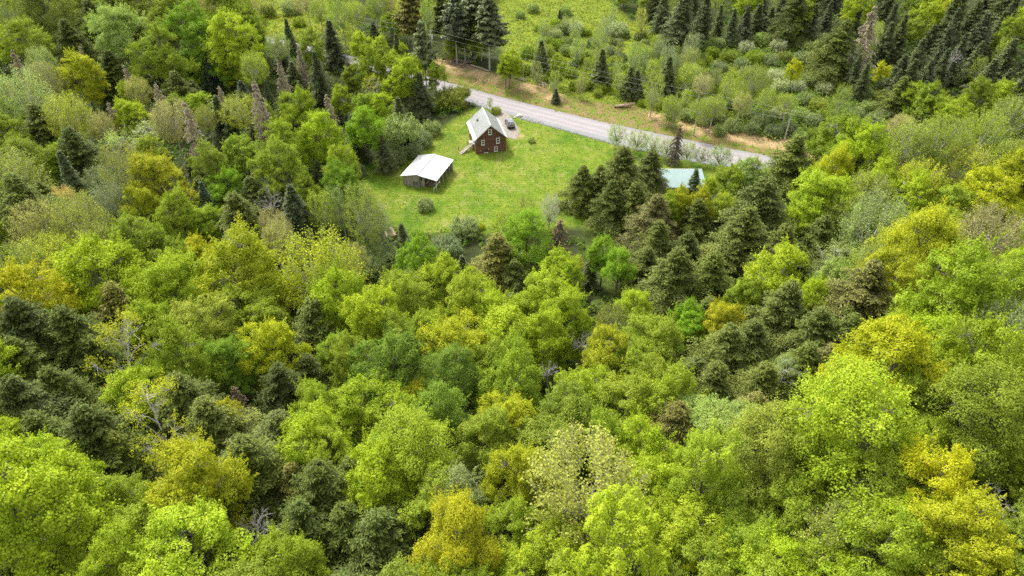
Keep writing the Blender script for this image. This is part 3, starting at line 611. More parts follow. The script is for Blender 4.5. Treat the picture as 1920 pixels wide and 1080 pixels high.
# conifers: unit height 1, unit base radius 1
def conifer(seed, prof, whorls, per, sprays, droop, card, wk, start=.06, irregular=.15, tipk=1.0, sub=6, rise=.0, hr=.25, hang=1.0, lump=0.0):
    """hr: real radius/height, to keep the sprays' proportions"""
    global rng; rng = np.random.default_rng(seed); LP = []; LA = []; LN = []; TP = []; b = MB(); b.tube([(0,0,0),(0,0,.5),(0,0,.985)], [.05,.03,.006], 6, 0)
    for i in range(whorls):
        t = (i+rng.uniform(-.3,.3))/whorls; z = start+(1-start)*max(0, t)*.985; R0 = prof(t)
        for j in range(per):
            a = j*2*math.pi/per+i*1.1+rng.uniform(-.35, .35); R = R0*rng.uniform(1-irregular*1.6, 1+irregular)*(1+lump*math.sin(2*a+9*t+seed)+lump*.6*math.sin(5*a-14*t))
            if R < .03: continue
            d = np.array((math.cos(a), math.sin(a), 0)); dr = droop*R
            f = lambda s: np.array((0,0,z))+d*R*s+np.array((0,0,(rise*s-dr*s*s)*hr))
            b.tube([f(0), f(.5), f(.95)], [.012, .008, .003], 3, 0, cap=False)
            side = np.array((-d[1], d[0], 0)); ns = max(3, int(sprays*R+2))
            for k in range(ns):
                s = (k+.6)/ns; base = f(s); wdt = (.30*R*(1.15-s)+.06)
                for sd in (-1, 1):
                    m = max(2, int(sub*(1.2-s*.5))); u = rng.uniform(.05, 1, m)[:,None]
                    dirv = nrm(side*sd*.9+d*.7); pp = base+dirv*wdt*u; pp[:,2] += -hr*wdt*(u[:,0]**1.5)*rng.uniform(.3,1.0)*droop + rng.normal(0,.006,m); pp[:,:2] += rng.normal(0, .02, (m,2))
                    ax = dirv+np.c_[rng.normal(0,.25,(m,2)), -rng.uniform(-.1,.7,m)*hr*2*max(droop,.3)*hang]
                    LP.append(pp); LA.append(ax); LN.append(np.array((0,0,1.))+d*.35+rng.normal(0,.3+lump,(m,3))); TP.append(np.clip((s-.55)*2, 0, 1)*u[:,0]*tipk*rng.uniform(.4,1,m)+ .25*rng.uniform(0,1,m)*(s>.4))
    PP = np.concatenate(LP); AX = np.concatenate(LA); NN = np.concatenate(LN)
    # build the cards in true proportion (z scaled by 1/hr), then squash back
    S = np.array((1,1,1/hr)); V = cards(PP*S, NN, rng.uniform(.7,1.3,len(PP))*card, wk, AX*S, .18)/S
    return V, np.concatenate(TP), b
def dead_conifer(seed, prof, whorls, per, hr, bare=.0):
    global rng; rng = np.random.default_rng(seed); b = MB(); b.tube([(0,0,0),(.02,0,.5),(0,0,1)], [.07,.045,.01], 6, 0); LP = []; LA = []
    for i in range(whorls):
        t = (i+rng.uniform(-.3,.3))/whorls; z = .08+.9*max(t,0)
        for j in range(per):
            a = rng.uniform(0, 2*math.pi); R = prof(t)*rng.uniform(.35, 1.15); d = np.array((math.cos(a), math.sin(a), 0)); side = np.array((-d[1], d[0], 0))
            f = lambda s: np.array((0,0,z))+d*R*s+np.array((0,0,(.15*s-.9*R*s*s)*hr)); b.tube([f(0), f(.5), f(1)], [.018,.011,.004], 3, 0, cap=False)
            for k in range(5):
                s = rng.uniform(.25, 1); q = f(s); e = q+(side*rng.choice([-1,1])*.8+d*.6)*R*.28+np.array((0,0,-hr*R*.2)); b.tube([q, e], [.008,.003], 3, 0, cap=False)
                if rng.random() > bare: m = 5; u = rng.uniform(0,1,m)[:,None]; LP.append(q+(e-q)*u+rng.normal(0,.02,(m,3))*np.array((1,1,hr))); LA.append(np.repeat((e-q)[None], m, 0)+rng.normal(0,.05,(m,3)))
    S = np.array((1,1,1/hr)); PP = np.concatenate(LP); V = cards(PP*S, rng.normal(0,.6,PP.shape)+np.array((0,0,1)), rng.uniform(.6,1.3,len(PP))*.11, .35, np.concatenate(LA)*S)/S
    return V, rng.uniform(0,.4,len(PP)), b
def bare_tree(seed, CH=1.9, nl=9, lvl=3):
    global rng; rng = np.random.default_rng(seed); b = MB()
    def grow(p, d, ln, r, k):
        d = nrm(d); q = p+d*ln; mid = p+d*ln*.5+rng.normal(0, .05*ln, 3); b.tube([p, mid, q], [r, r*.8, r*.6], 4 if k > 1 else 3, 0, cap=False)
        if k == 0: return
        for i in range(3 if k > 1 else 4): grow(p+(q-p)*rng.uniform(.45, 1), d+rng.normal(0, .5, 3)+np.array((0,0,.12)), ln*rng.uniform(.5,.75), r*.52, k-1)
    for i in range(nl): a = i*2.4; grow(np.array((0,0,rng.uniform(0,.5))), np.array((math.cos(a)*.8, math.sin(a)*.8, rng.uniform(.5,1.5))), rng.uniform(.5,.8), .026, lvl)
    return b
KINDS = {}
def reg(code, name, leafm, barkm, fn, seeds, conif=False, ratio=None, **k):
    KINDS[code] = dict(name=name, conif=conif, ratio=ratio, var=[])
    for s in seeds:
        r = fn(s, **k); cm = card_mesh(name+'_crown', r[0], leafm, r[1]); bm_ = r[2].mesh(name+'_branches', [barkm])
        KINDS[code]['var'].append((cm, bm_, r[3] if len(r) > 3 else 1))
reg('M', 'broadleaf_tree', M_LEAF, M_BARK, broad, (11,12,13,14,15))
reg('R', 'broadleaf_tree', M_LEAF, M_BARK, broad, (21,22,23), CH=2.0, lobes=26, cr=(.09,.2), leaves=170, clumps=14, ls=.033, flat=.85)
reg('U', 'broadleaf_tree', M_LEAF, M_BARK, broad, (31,32), CH=2.2, lobes=22, upright=1, cr=(.11,.19), leaves=200, clumps=10, ls=.034)
reg('V', 'sparse_broadleaf_tree', M_LEAF, M_BARKW, broad, (41,42), CH=2.1, lobes=13, sparse=.6, cr=(.10,.17), leaves=55, clumps=12)
reg('L', 'feathery_tree', M_LOOSE, M_BARKW, feather, (51,52,53,54))
reg('A', 'narrow_feathery_tree', M_LOOSE, M_BARKW, feather, (61,62), CH=3.4, n_tw=330, shape=.6)
reg('W', 'shrub', M_LOOSE, M_BARK, feather, (71,72,73), CH=1.15, n_tw=330, per=32, ls=.05, up=.2, shape=.45, base=.8)
reg('O', 'see_through_shrub', M_LOOSE, M_BARK, feather, (81,82), CH=1.7, n_tw=170, per=24, ls=.05, up=.9, base=.3, shape=.6, spread=.07)
hem = lambda t: max(0,1-t)**.92*(.8+.2*min(1, t/.15+.2))+.03
reg('H', 'hemlock_tree', M_NEED, M_BARKD, conifer, (91,92,93,94), True, 1.5, prof=hem, whorls=36, per=8, sprays=11, droop=.6, card=.062, wk=.30, rise=.4, irregular=.42, hr=.38, sub=15, hang=.35, lump=.22)
spr = lambda t: (1-t)**.95*(.75+.25*min(1, t/.1))
reg('S', 'spruce_tree', M_SPRUCE, M_BARKD, conifer, (101,102,103), True, 2.3, prof=spr, whorls=28, per=7, sprays=7, droop=.5, card=.12, wk=.3, rise=.2, irregular=.36, lump=.12, hang=.5, hr=.19, sub=8)
reg('F', 'young_fir_tree', M_SPRUCE, M_BARKD, conifer, (111,), True, 1.9, prof=spr, whorls=22, per=7, sprays=6, droop=.3, card=.2, wk=.32, rise=.15, irregular=.1, hr=.26, sub=5)
pin = lambda t: (.35+.65*math.sin(math.pi*min(1, t*.9+.2)))*(1-t*.5) if t < .97 else .2
reg('P', 'pine_tree', M_NEED, M_BARKW, conifer, (121,122), True, 2.3, prof=pin, whorls=20, per=6, sprays=8, droop=.15, card=.22, wk=.4, start=.38, rise=.25, irregular=.4, hr=.22, tipk=.3, sub=7)
reg('D', 'dead_spruce_tree', M_DEAD, M_DEAD, dead_conifer, (131,132), True, 2.8, prof=lambda t: (1-t)**.75, whorls=32, per=7, hr=.18)
reg('K', 'dead_spruce_tree', M_RUS, M_BARK, dead_conifer, (141,), True, 2.0, prof=lambda t: (1-t)**.6, whorls=30, per=6, hr=.25, bare=.3)
KINDS['B'] = dict(name='bare_tree', conif=False, ratio=None, var=[(bare_tree(s).mesh('bare_branches', [M_BARKW]), None, 1.9) for s in (151,152)])
b = MB(); b.tube([(0,0,-.05),(.01,.005,.5),(0,0,1)], [1.25,.85,.7], 7, 0, cap=False)
TRUNK = {k: b.mesh('trunk', [m]) for k, m in (('g', M_BARK), ('w', M_BARKW), ('d', M_BARKD), ('x', M_DEAD))}
COLR = dict(lime=(.38,.485,.03), yel=(.45,.50,.024), gold=(.50,.51,.024), grn=(.30,.40,.032), vivid=(.25,.41,.028), deep=(.225,.345,.035), mid=(.315,.40,.04), olv=(.33,.38,.06), brz=(.40,.41,.09),
            tan=(.42,.41,.12), pal=(.36,.46,.12), gry=(.31,.38,.15), slv=(.50,.55,.31), pch=(.64,.48,.17), hem=(.165,.20,.038), hdk=(.12,.155,.03), hbr=(.215,.21,.05), spr=(.125,.155,.06), blu=(.13,.175,.09), pin=(.21,.25,.11), dead=(.5,.5,.5))
CNAME = dict(lime='lime green', yel='yellow-green', gold='golden yellow', grn='fresh green', vivid='vivid green', deep='deep green', mid='mid green', olv='olive green', brz='bronze-tinged', tan='tan-tinged', pal='pale green', gry='grey-green', slv='silvery', pch='peach-coloured',
             hem='dull olive', hdk='dark green', hbr='brown-tipped', spr='blackish green', blu='bluish green', pin='grey-green', dead='grey')
# ---------------------------------------------------------------- the survey of trees: kind, photo x, y, width in photo points, colour, [height factor], [label]
# broad kinds give the middle of the crown, conifers their tip
TREES = """
R 95 38 115 olv|L 15 35 90 grn|H 165 8 62 hdk|H 122 45 66 hdk|M 55 85 70 mid|M 228 85 92 pal|M 262 18 95 olv|M 335 30 70 mid|L 385 30 75 tan|M 430 50 90 grn|M 355 90 100 vivid
M 440 95 90 lime|M 310 120 90 grn|M 152 145 68 yel 1 bright yellow-green tree leaning beside the pale dead spruce at upper left|D 148 84 36 dead 1.1 pale dead spruce with a whitish tip behind the bright yellow-green tree|L 88 150 80 brz|L 48 185 100 pal|L 12 165 36 pch|L 125 225 90 yel
H 60 205 80 hem|H 130 250 90 hem|S 165 205 44 blu|D 200 190 43 dead 1 slim grey dead spruce standing in dull olive hemlocks at far left|M 8 262 75 grn|M 55 300 85 mid|M 105 305 60 grn|S 112 280 60 blu|L 15 335 105 olv|V 225 300 80 pal|L 235 330 100 olv|M 310 345 88 gold 1 golden orange-tinged tree above the peach-coloured sapling at left
L 258 165 58 brz|M 240 172 40 grn|D 290 155 36 dead|L 320 232 80 tan|M 250 230 58 lime|D 342 188 55 dead 1.25 tall grey dead spruce with bare lower branches among tan trees|V 275 262 52 slv|H 325 140 56 hem|S 383 98 30 blu|M 376 195 42 lime|L 388 220 50 olv
S 402 178 46 spr|S 425 205 46 spr|L 443 205 72 yel 1 round yellow-olive tree between the dark spires and the grey dead spruce|D 474 148 55 dead 1.15 shaggy grey-brown dead spruce left of the bright round green tree|S 495 150 28 spr|M 562 220 72 lime|M 590 98 52 grn|L 520 85 55 pal|L 475 128 58 lime|S 518 68 34 spr
S 615 35 42 spr 1 solid blackish spruce spire left of the far bend of the road|F 535 33 22 blu|M 545 275 72 lime|M 600 262 66 lime|M 460 292 75 grn|M 520 325 85 mid|M 400 318 72 mid|M 640 312 60 lime|H 535 178 58 hdk|S 588 95 40 spr|D 557 85 31 dead|K 650 112 44 dead 1 silvery dead poplar-like tree beside the far bend of the road
S 470 205 34 spr|S 450 150 30 blu|S 190 130 34 spr|S 260 120 34 spr|S 340 75 30 spr|S 70 60 36 spr|S 235 195 30 spr|S 300 200 34 spr|D 230 120 34 dead|D 410 160 30 dead|S 360 150 34 spr|S 560 150 30 spr|D 520 110 30 dead|S 630 170 34 spr|D 610 175 34 dead|S 20 120 36 spr|D 20 90 36 dead|S 590 300 34 spr|S 545 395 36 spr|S 610 420 30 spr|M 500 235 50 grn|S 545 115 34 spr|M 410 90 40 vivid|M 205 30 60 grn|M 180 60 40 grn|H 285 70 55 hem|M 330 200 40 grn|M 470 60 60 grn|L 75 120 60 pal|H 200 100 60 hdk|L 195 240 60 tan|M 290 290 50 mid|S 350 285 40 spr|H 370 340 60 hdk
H 30 340 110 hem|L 117 378 52 pch 1 small peach-coloured tree above the tan trees at the left side|L 62 425 85 tan|L 150 418 105 olv|L 215 378 75 gry|M 265 398 60 yel|M 328 415 70 grn|M 382 418 62 grn|S 348 392 42 blu|S 372 442 34 blu 1 small bluish fir below the fresh green trees left of the lawn|H 440 372 90 hem|S 375 340 50 blu
B 510 378 60 dead 1 bare grey tree among dark firs left of the lawn|S 540 345 58 spr|H 492 362 56 hdk|A 602 395 60 lime|M 570 360 55 grn|M 640 350 60 vivid|A 640 395 52 pal|M 430 350 60 vivid|L 100 475 85 yel|L 30 505 115 mid|L 180 465 90 olv|M 255 470 90 mid|M 305 490 85 grn|M 205 535 165 lime 1 wide lime tree above the dull olive hemlocks at the left
M 455 525 150 yel 1 big glowing yellow-green maple-like tree left of the open feathery olive tree|M 358 498 62 gold|V 452 468 75 slv|L 515 455 62 tan|L 600 508 150 yel 1 open feathery olive-yellow tree with its grey trunk showing|M 55 578 125 gold 1 golden yellow tree at the left edge above dark hemlocks|M 330 548 115 lime|M 375 622 112 olv|M 462 592 90 mid|M 265 520 70 lime
H 207 545 112 hbr 1 brown-tipped spreading hemlock between the golden and lime trees at left|H 28 572 130 hdk|H 112 590 120 hdk|H 165 640 90 hdk|V 222 672 130 yel 1 pale yellow lace-leaved tree standing out against the dark left hemlocks|M 350 685 105 grn|M 440 675 80 deep|H 583 572 102 hem 1 lone conical olive hemlock below the open feathery olive tree|M 508 655 90 yel|M 500 610 60 mid|H 545 560 56 hdk
L 660 478 62 brz|A 680 405 84 grn 1 tall green aspen-like tree at the left corner of the lawn|A 715 420 50 gry|S 752 418 34 spr|W 735 478 62 gry|W 835 462 66 gry|W 870 425 62 gry 1 big grey-green willow shrub at the lower edge of the lawn|W 798 384 36 gry 1 lone round grey-green shrub out on the lawn below the shed|W 901 424 18 yel 1 tiny yellow shrub beside the big willow shrub
M 782 478 62 vivid 1 bushy vivid green tree just below the log pile|M 830 505 50 lime|F 868 478 30 spr|H 933 448 84 hbr 1 brown-tipped round-headed hemlock directly below the lawn|H 965 495 62 hem|W 1000 492 66 slv|R 985 445 84 vivid 1 broad vivid green tree at the middle of the lawn's lower edge|L 940 420 60 lime|A 985 388 40 mid|A 1030 395 36 slv 1 slender silvery aspen at the lower right of the lawn|W 700 500 60 gry
K 1050 412 72 dead 1 brown leafless conifer below the silvery aspen|H 1093 318 56 hem|H 1128 318 54 hem|H 1170 285 84 hem 1 tallest hemlock of the dark clump right of the lawn|H 1222 288 60 hem|H 1232 372 78 hbr|H 1150 345 60 hdk|H 1195 350 60 hem|M 1132 478 45 vivid|R 1160 500 54 vivid 1 rounded vivid green sapling beside the grassy forest gap|L 1082 495 26 gold 1 tiny golden sapling at the edge of the forest gap
S 1108 478 36 spr 1 narrow blackish spruce spire standing below the forest gap|F 1053 524 22 blu|H 1215 472 66 hem|H 1272 478 106 hem|M 1045 518 58 lime|M 1020 565 78 lime|M 862 565 92 lime 1 lime tree with rounded clumps just below the brown-tipped hemlock|M 893 535 56 lime|M 745 560 82 mid|L 770 540 60 mid|M 710 605 100 lime|M 860 645 112 yel|M 952 632 100 lime
V 957 570 50 lime|M 1070 605 84 lime|M 1145 662 88 yel|B 1095 642 60 dead 1 white branching dead limbs poking from lime crowns in mid photo|B 1035 692 55 dead 1 pale bare limbs fanning left in front of lime crowns at centre|R 1192 575 62 lime|M 1222 642 92 grn|L 1150 600 62 olv|M 742 695 105 deep|M 668 690 80 grn|M 640 650 60 grn|M 800 620 60 lime
W 1120 575 30 pal|M 1290 600 60 vivid|H 1310 382 64 hem|S 1353 362 42 spr|H 1440 345 118 hem 1 broadest olive hemlock right of the teal-roofed barn|H 1472 432 92 hem|H 1382 458 66 hem|H 1290 440 60 hem|M 1490 425 52 lime|M 1535 368 92 lime|H 1540 378 60 hdk|H 1546 412 74 hem|L 1650 425 112 pal|L 1635 375 85 olv|M 1702 438 72 yel
M 1850 378 112 yel|L 1850 440 112 tan 1 wide tan-tinged feathery tree near the right edge|H 1840 452 52 hbr|R 1720 478 130 yel|V 1562 492 72 pal|B 1592 475 44 dead 1 little bare grey tree beside the dark hemlocks right of centre|M 1478 525 104 lime 1 smooth lime dome between two dark hemlocks at right|M 1402 565 66 grn|M 1530 565 62 lime|L 1622 500 92 mid|M 1682 530 84 yel
M 1788 565 160 grn 1 large fresh green tree in the middle of the right side|M 1870 535 104 mid|L 1885 618 115 pal|H 1640 505 116 hbr 1 large brown-tipped hemlock in front of the fresh green tree at right|H 1482 542 116 hem 1 wide olive hemlock right below the smooth lime dome|H 1545 590 100 hem|H 1372 618 104 hem|H 1560 655 84 hbr|M 1343 608 62 gold|M 1302 618 50 vivid|V 1470 688 52 pal 1 pale thin-leaved sapling standing among dark right hemlocks
M 1650 705 165 yel|M 1830 690 165 lime|H 1420 610 90 hem|H 1440 690 90 hem|H 1600 600 90 hem
H 1405 400 100 hem|H 1500 470 90 hdk|H 1340 480 84 hem|H 1582 462 70 hem|H 1330 570 84 hem|H 1520 655 92 hem|H 1345 690 92 hem|H 1425 745 84 hbr|H 1235 420 70 hem|H 640 960 112 hdk|H 560 955 112 hdk|H 700 1000 84 hdk|H 18 650 100 hdk|H 60 785 110 hdk|H 205 820 90 hem
H 20 722 120 hdk|H 150 775 130 hdk 1 dull dome-topped hemlock below the pale lace-leaved tree|H 90 700 100 hdk|M 8 830 64 lime 1 lime branch tips entering at the left edge|V 290 815 135 yel 1 half-leafed pale tree with a spray of whitish branches|M 262 745 84 lime|H 330 715 122 hem|H 385 760 110 hem|M 408 775 50 gold|K 436 725 50 dead 1 dead russet conifer top above the lower left hemlocks|H 518 690 84 hdk|M 598 765 80 grn|H 610 768 56 hbr
M 620 845 75 lime|F 556 850 36 blu|H 460 832 128 hem 1 tall olive hemlock above the bare white stems at lower left|H 545 880 78 hbr|B 472 985 90 dead 1 bundle of bare white stems between lime tree and dark hemlocks|H 595 880 132 hdk|H 655 868 104 hdk|M 95 970 225 lime 1 huge lime maple-like tree filling the lower left corner|M 242 925 95 grn|M 362 935 145 yel|M 372 1035 185 lime 1 big lime tree at the bottom left of the white stems|M 505 1035 56 lime
M 718 885 125 lime|R 757 840 170 grn|R 827 768 96 deep|M 768 742 44 gold|M 960 790 88 yel 1 brightest yellow tree in the centre of the lower forest|M 892 815 98 mid|M 1062 785 100 mid|M 1142 835 88 grn|M 1175 755 100 mid|H 1272 765 118 hbr 1 rusty brown hemlock in the lower middle right|R 858 925 112 gry 1 rounded grey-green tree left of the wide bronze tree|M 965 895 112 yel|L 1110 925 205 brz 1 wide bronze tree with twigs showing at bottom centre
M 960 985 90 grn|R 850 1045 165 gold 1 golden domed tree at the bottom edge left of centre|U 1150 1045 245 lime 1 lime tree of many upright shoots at bottom centre|M 985 1062 100 lime|V 780 935 62 yel|R 1592 800 245 lime 1 enormous lime tree in the lower right with dark gaps in its crown|R 1455 850 150 olv|M 1392 790 66 pal|U 1325 905 175 lime 1 lime tree with upright plumes right of the wide bronze tree|M 1640 930 130 mid|M 1752 935 130 gold
L 1560 1000 150 olv 1 soft olive feathery tree near the bottom right|R 1848 795 180 mid|M 1908 858 70 lime|M 1805 1030 165 yel|M 1645 1055 145 lime|M 1910 1045 90 mid|B 1872 950 110 dead 1 grey dead stems in the black gap at lower right|M 1290 1065 66 yel|M 1410 1020 100 grn|M 1240 960 80 lime|M 1480 930 80 grn|M 1735 830 90 grn
M 698 122 46 lime|M 735 128 44 grn|M 768 138 42 lime|A 718 120 34 mid|M 680 84 42 lime|M 708 98 44 lime|S 742 62 30 spr|S 700 40 24 spr|P 790 40 52 pin 1 stout grey-green pine hiding the pole with the transformer|M 668 145 40 grn|V 693 165 48 yel|M 762 150 52 lime|M 735 165 36 lime|M 745 110 40 lime|M 684 238 72 vivid 1 rounded vivid green tree left of the weeping willow|W 752 240 78 pal 1.6 pale weeping willow-like tree above the shed|S 785 135 46 spr|S 745 180 40 spr|M 815 140 32 grn
W 845 182 66 olv|W 812 195 40 mid|W 808 240 42 gry|W 790 262 46 gry|W 735 290 58 gry|W 668 320 40 gry|W 775 282 40 gry|M 720 205 42 lime|M 640 190 40 lime|S 660 215 40 spr|S 715 250 36 spr|W 868 172 34 olv
P 850 -15 62 pin 1.1|P 885 -25 70 pin 1.15|P 915 -5 72 pin 1.05 outermost grey-green pine standing beside the yellow meadow|P 868 20 44 hdk|P 838 5 40 hdk|P 900 15 44 hdk|P 855 25 36 pin|P 925 20 40 pin|P 765 -25 60 hbr 1 brownish-crowned pine behind the stout pine and pole|L 760 22 52 yel|L 735 12 46 brz|P 825 -5 46 hdk|A 800 30 34 lime|A 855 20 30 lime|M 948 124 20 grn
L 640 30 50 grn|L 670 20 50 lime|L 600 20 44 lime|L 575 5 44 tan|L 625 0 50 grn|L 700 10 50 grn|W 500 20 36 olv|W 545 15 40 gry|W 560 40 30 lime|L 470 12 44 brz
F 1015 74 30 spr 1.25 narrow dark fir on the meadow bank left of the white-barked snag|F 1050 18 12 spr 1.2 tiny lone fir high up in the yellow meadow|F 1130 90 34 spr 1.2|F 1184 124 28 spr 1.2|F 1197 130 26 spr 1.2|F 1257 104 34 spr 1.2 rightmost dark fir of the row beside the far meadow|W 1015 146 28 pal|F 1043 165 16 spr
W 1040 62 30 slv|W 1078 54 38 slv|W 1062 80 30 pal|W 1112 80 28 gry|W 1060 20 30 pal|W 1160 55 42 slv|A 1205 40 30 yel|W 1228 100 26 gry|W 1162 108 30 gry|W 1195 88 26 gry|A 1150 30 22 pal|W 1000 15 28 pal|W 975 28 22 pal|W 1105 100 22 pal|W 1080 115 22 pal|A 1140 60 16 pal|W 1255 62 30 gry|A 1275 60 24 grn
A 1225 172 46 lime|A 1160 155 26 lime|W 1100 150 34 mid|W 1080 160 30 mid|W 1125 165 28 mid|M 1045 115 26 mid|W 1035 140 34 mid|M 955 115 36 lime|W 985 130 30 mid|W 1070 135 30 mid|W 1200 175 28 mid|A 1100 120 18 lime|W 965 132 22 grn
O 1158 248 34 pal|O 1196 258 36 pal|O 1226 266 34 pal|O 1252 274 30 pal|K 1275 235 34 dead 1 small brown dead conifer in the shrub row by the road|O 1290 282 30 pal|O 1318 286 28 gry|O 1352 288 40 pal|A 918 193 11 grn 1 lone young green tree on the grass patch behind the house|W 930 207 22 olv|W 997 262 16 pal|M 1405 330 46 pal|M 1375 345 44 grn|F 1307 316 26 blu 1.1 small bluish fir against the teal roof
M 1268 384 44 yel|M 1310 384 44 yel|R 1352 385 44 lime|M 1330 348 24 lime|M 1430 340 40 pal|M 1250 395 44 grn|H 1495 262 72 hem 1 conical olive conifer hiding the right end of the road|H 1528 302 46 hem
S 1250 -22 34 spr|S 1288 -30 60 spr|S 1330 -18 52 spr|S 1355 8 30 spr|S 1380 15 30 spr|S 1405 10 30 spr|S 1425 5 34 spr|S 1450 12 28 spr|S 1470 -10 36 spr|H 1500 -10 60 hdk|S 1530 5 34 spr|A 1270 -5 34 lime|A 1345 -10 34 lime|M 1610 10 46 lime|S 1560 0 34 spr|M 1500 30 40 grn
D 1645 8 60 dead .9 big pale grey dead spruce at the top right|A 1640 72 38 lime 1 pear-shaped lime tree in front of the pale dead spruce at top right|H 1582 45 74 hem|V 1602 112 36 slv|S 1615 100 34 spr|S 1630 118 28 spr|S 1680 5 40 spr|S 1700 25 40 spr|S 1675 40 36 spr|M 1740 30 52 lime|M 1773 28 40 yel|M 1715 55 34 grn|S 1735 70 38 spr|S 1755 45 36 spr|M 1690 58 24 lime
S 1800 40 44 spr|S 1830 20 44 spr|S 1860 30 44 spr|S 1780 90 44 spr|S 1815 60 44 spr|B 1790 105 44 dead|S 1845 75 44 spr|S 1890 20 44 spr|S 1905 70 44 spr|M 1890 65 40 grn|A 1880 100 34 lime|S 1870 110 44 spr|S 1900 130 44 spr|S 1750 110 40 spr|S 1720 110 40 spr|S 1700 100 40 spr|S 1740 150 38 spr|A 1835 130 30 lime|S 1840 160 40 spr
A 1664 104 15 pch 1 thin orange sapling beside the blackish spruces at the right|M 1655 133 24 gold|M 1490 128 26 gold 1 small golden tree alone in the grey-green thicket|A 1575 195 38 grn 1 green column-shaped tree rising from the grey-green thicket|L 1420 150 52 mid|A 1360 160 40 lime|L 1388 188 34 brz|L 1312 150 40 tan|L 1290 135 34 lime|L 1340 195 36 mid|L 1440 185 36 mid|L 1310 200 36 mid|L 1480 190 36 lime
M 1580 262 92 grn 1 domed fresh green tree where the road disappears|M 1605 305 88 lime|R 1550 330 78 yel|L 1700 270 92 mid|L 1690 232 42 tan|S 1655 282 30 spr|L 1770 260 100 mid|L 1850 250 100 lime|L 1900 300 90 mid|L 1800 320 100 yel|L 1720 340 90 yel|M 1640 350 80 lime|L 1900 220 80 mid|M 1750 190 60 grn|M 1790 215 60 lime|H 1740 195 44 hdk|M 1830 190 50 grn|M 1880 180 50 lime
L 1580 390 70 mid|M 1780 400 70 mid|M 1700 380 70 lime|M 1900 345 80 yel|S 1690 130 36 spr|M 1720 175 40 lime|H 1695 150 50 hem
"""
SHR = """1345 80 26|1375 75 28|1400 88 26|1430 72 30|1460 85 28|1490 75 28|1520 88 30|1545 75 26|1365 105 28|1390 120 26|1415 108 30|1445 112 28|1470 105 26|1505 110 30|1535 115 30|1555 135 26|1350 125 26|1335 140 24|1400 135 26|1455 140 30|1465 160 30|1495 160 30|1520 150 30|1545 165 28|1510 185 28|1535 195 30|1550 215 30|1525 225 28|1500 215 28|1605 150 28|1620 175 30|1600 215 34|1630 200 30|1650 180 30|1615 240 34|1640 225 32|1660 215 30|1680 200 30|1650 250 34|1560 245 30|1530 250 26|1375 235 30|1345 220 28|1400 215 28|1425 230 30|1450 245 28|1460 210 28|1480 240 26|1320 225 26|1290 215 28|1270 200 26|1375 195 24|1300 100 26|1320 85 26|1285 80 24|1310 120 24|1290 165 24|1330 165 24|1690 175 26|1585 130 26|1570 160 26|1500 255 24|1240 75 24|1180 125 22|1145 130 22|1270 120 20|1410 240 26|1440 220 26|1350 245 24|1590 175 24"""
_r = random.Random(3)
for i in range(150):
    t = _r.random(); x_ = 1000+t*340+_r.uniform(-15,15); y_ = _r.uniform(35+t*45, 150+t*75)
    TREES += f"\n{_r.choice('WWWA')} {x_:.0f} {y_:.0f} {_r.uniform(16,36):.0f} {_r.choice(['mid','pal','gry','lime','grn','pal','olv','gry'])}"
for s in SHR.split('|'):
    x_, y_, w_ = s.split(); w_ = int(w_)*1.25; TREES += f"\nW {x_} {y_} {w_} {random.choice(['gry','gry','pal','gry','mid','slv','olv'])}"
def canopy(px, py, wpx, code, hf):
    K = KINDS[code]; z = 12.0
    for _ in range(14):
        x, y, _q = w(px, py, z); x = float(x); pm = proj(x, y, z)[2]; D = wpx/pm; g = Hs(x, y)
        if K['conif']:
            T = min(max(D*K['ratio']*hf*(.8+.4*((px*7.3+py*3.1) % 1) if code == 'S' else 1), 3), 21); zt = g+T
        else:
            ch = {'A': 3.4, 'M': 2.15, 'U': 2.2, 'V': 2.1}.get(code, 1.85)*D/2
            if code in 'WO': T = {'W': 1.15, 'O': 1.7}[code]*D/2*hf; ch = T/hf; T = T if hf == 1 else T+1.5; zt = g+T-ch*.5
            elif code == 'A': T = ch*1.15*hf; zt = g+T-ch*.5
            else: T = (min(5+1.05*D, 17.5))*hf; T = max(T, ch*1.05); zt = g+T-ch*.5
        z = .5*z+.5*zt
    return x, y, g, D, T
placed = []
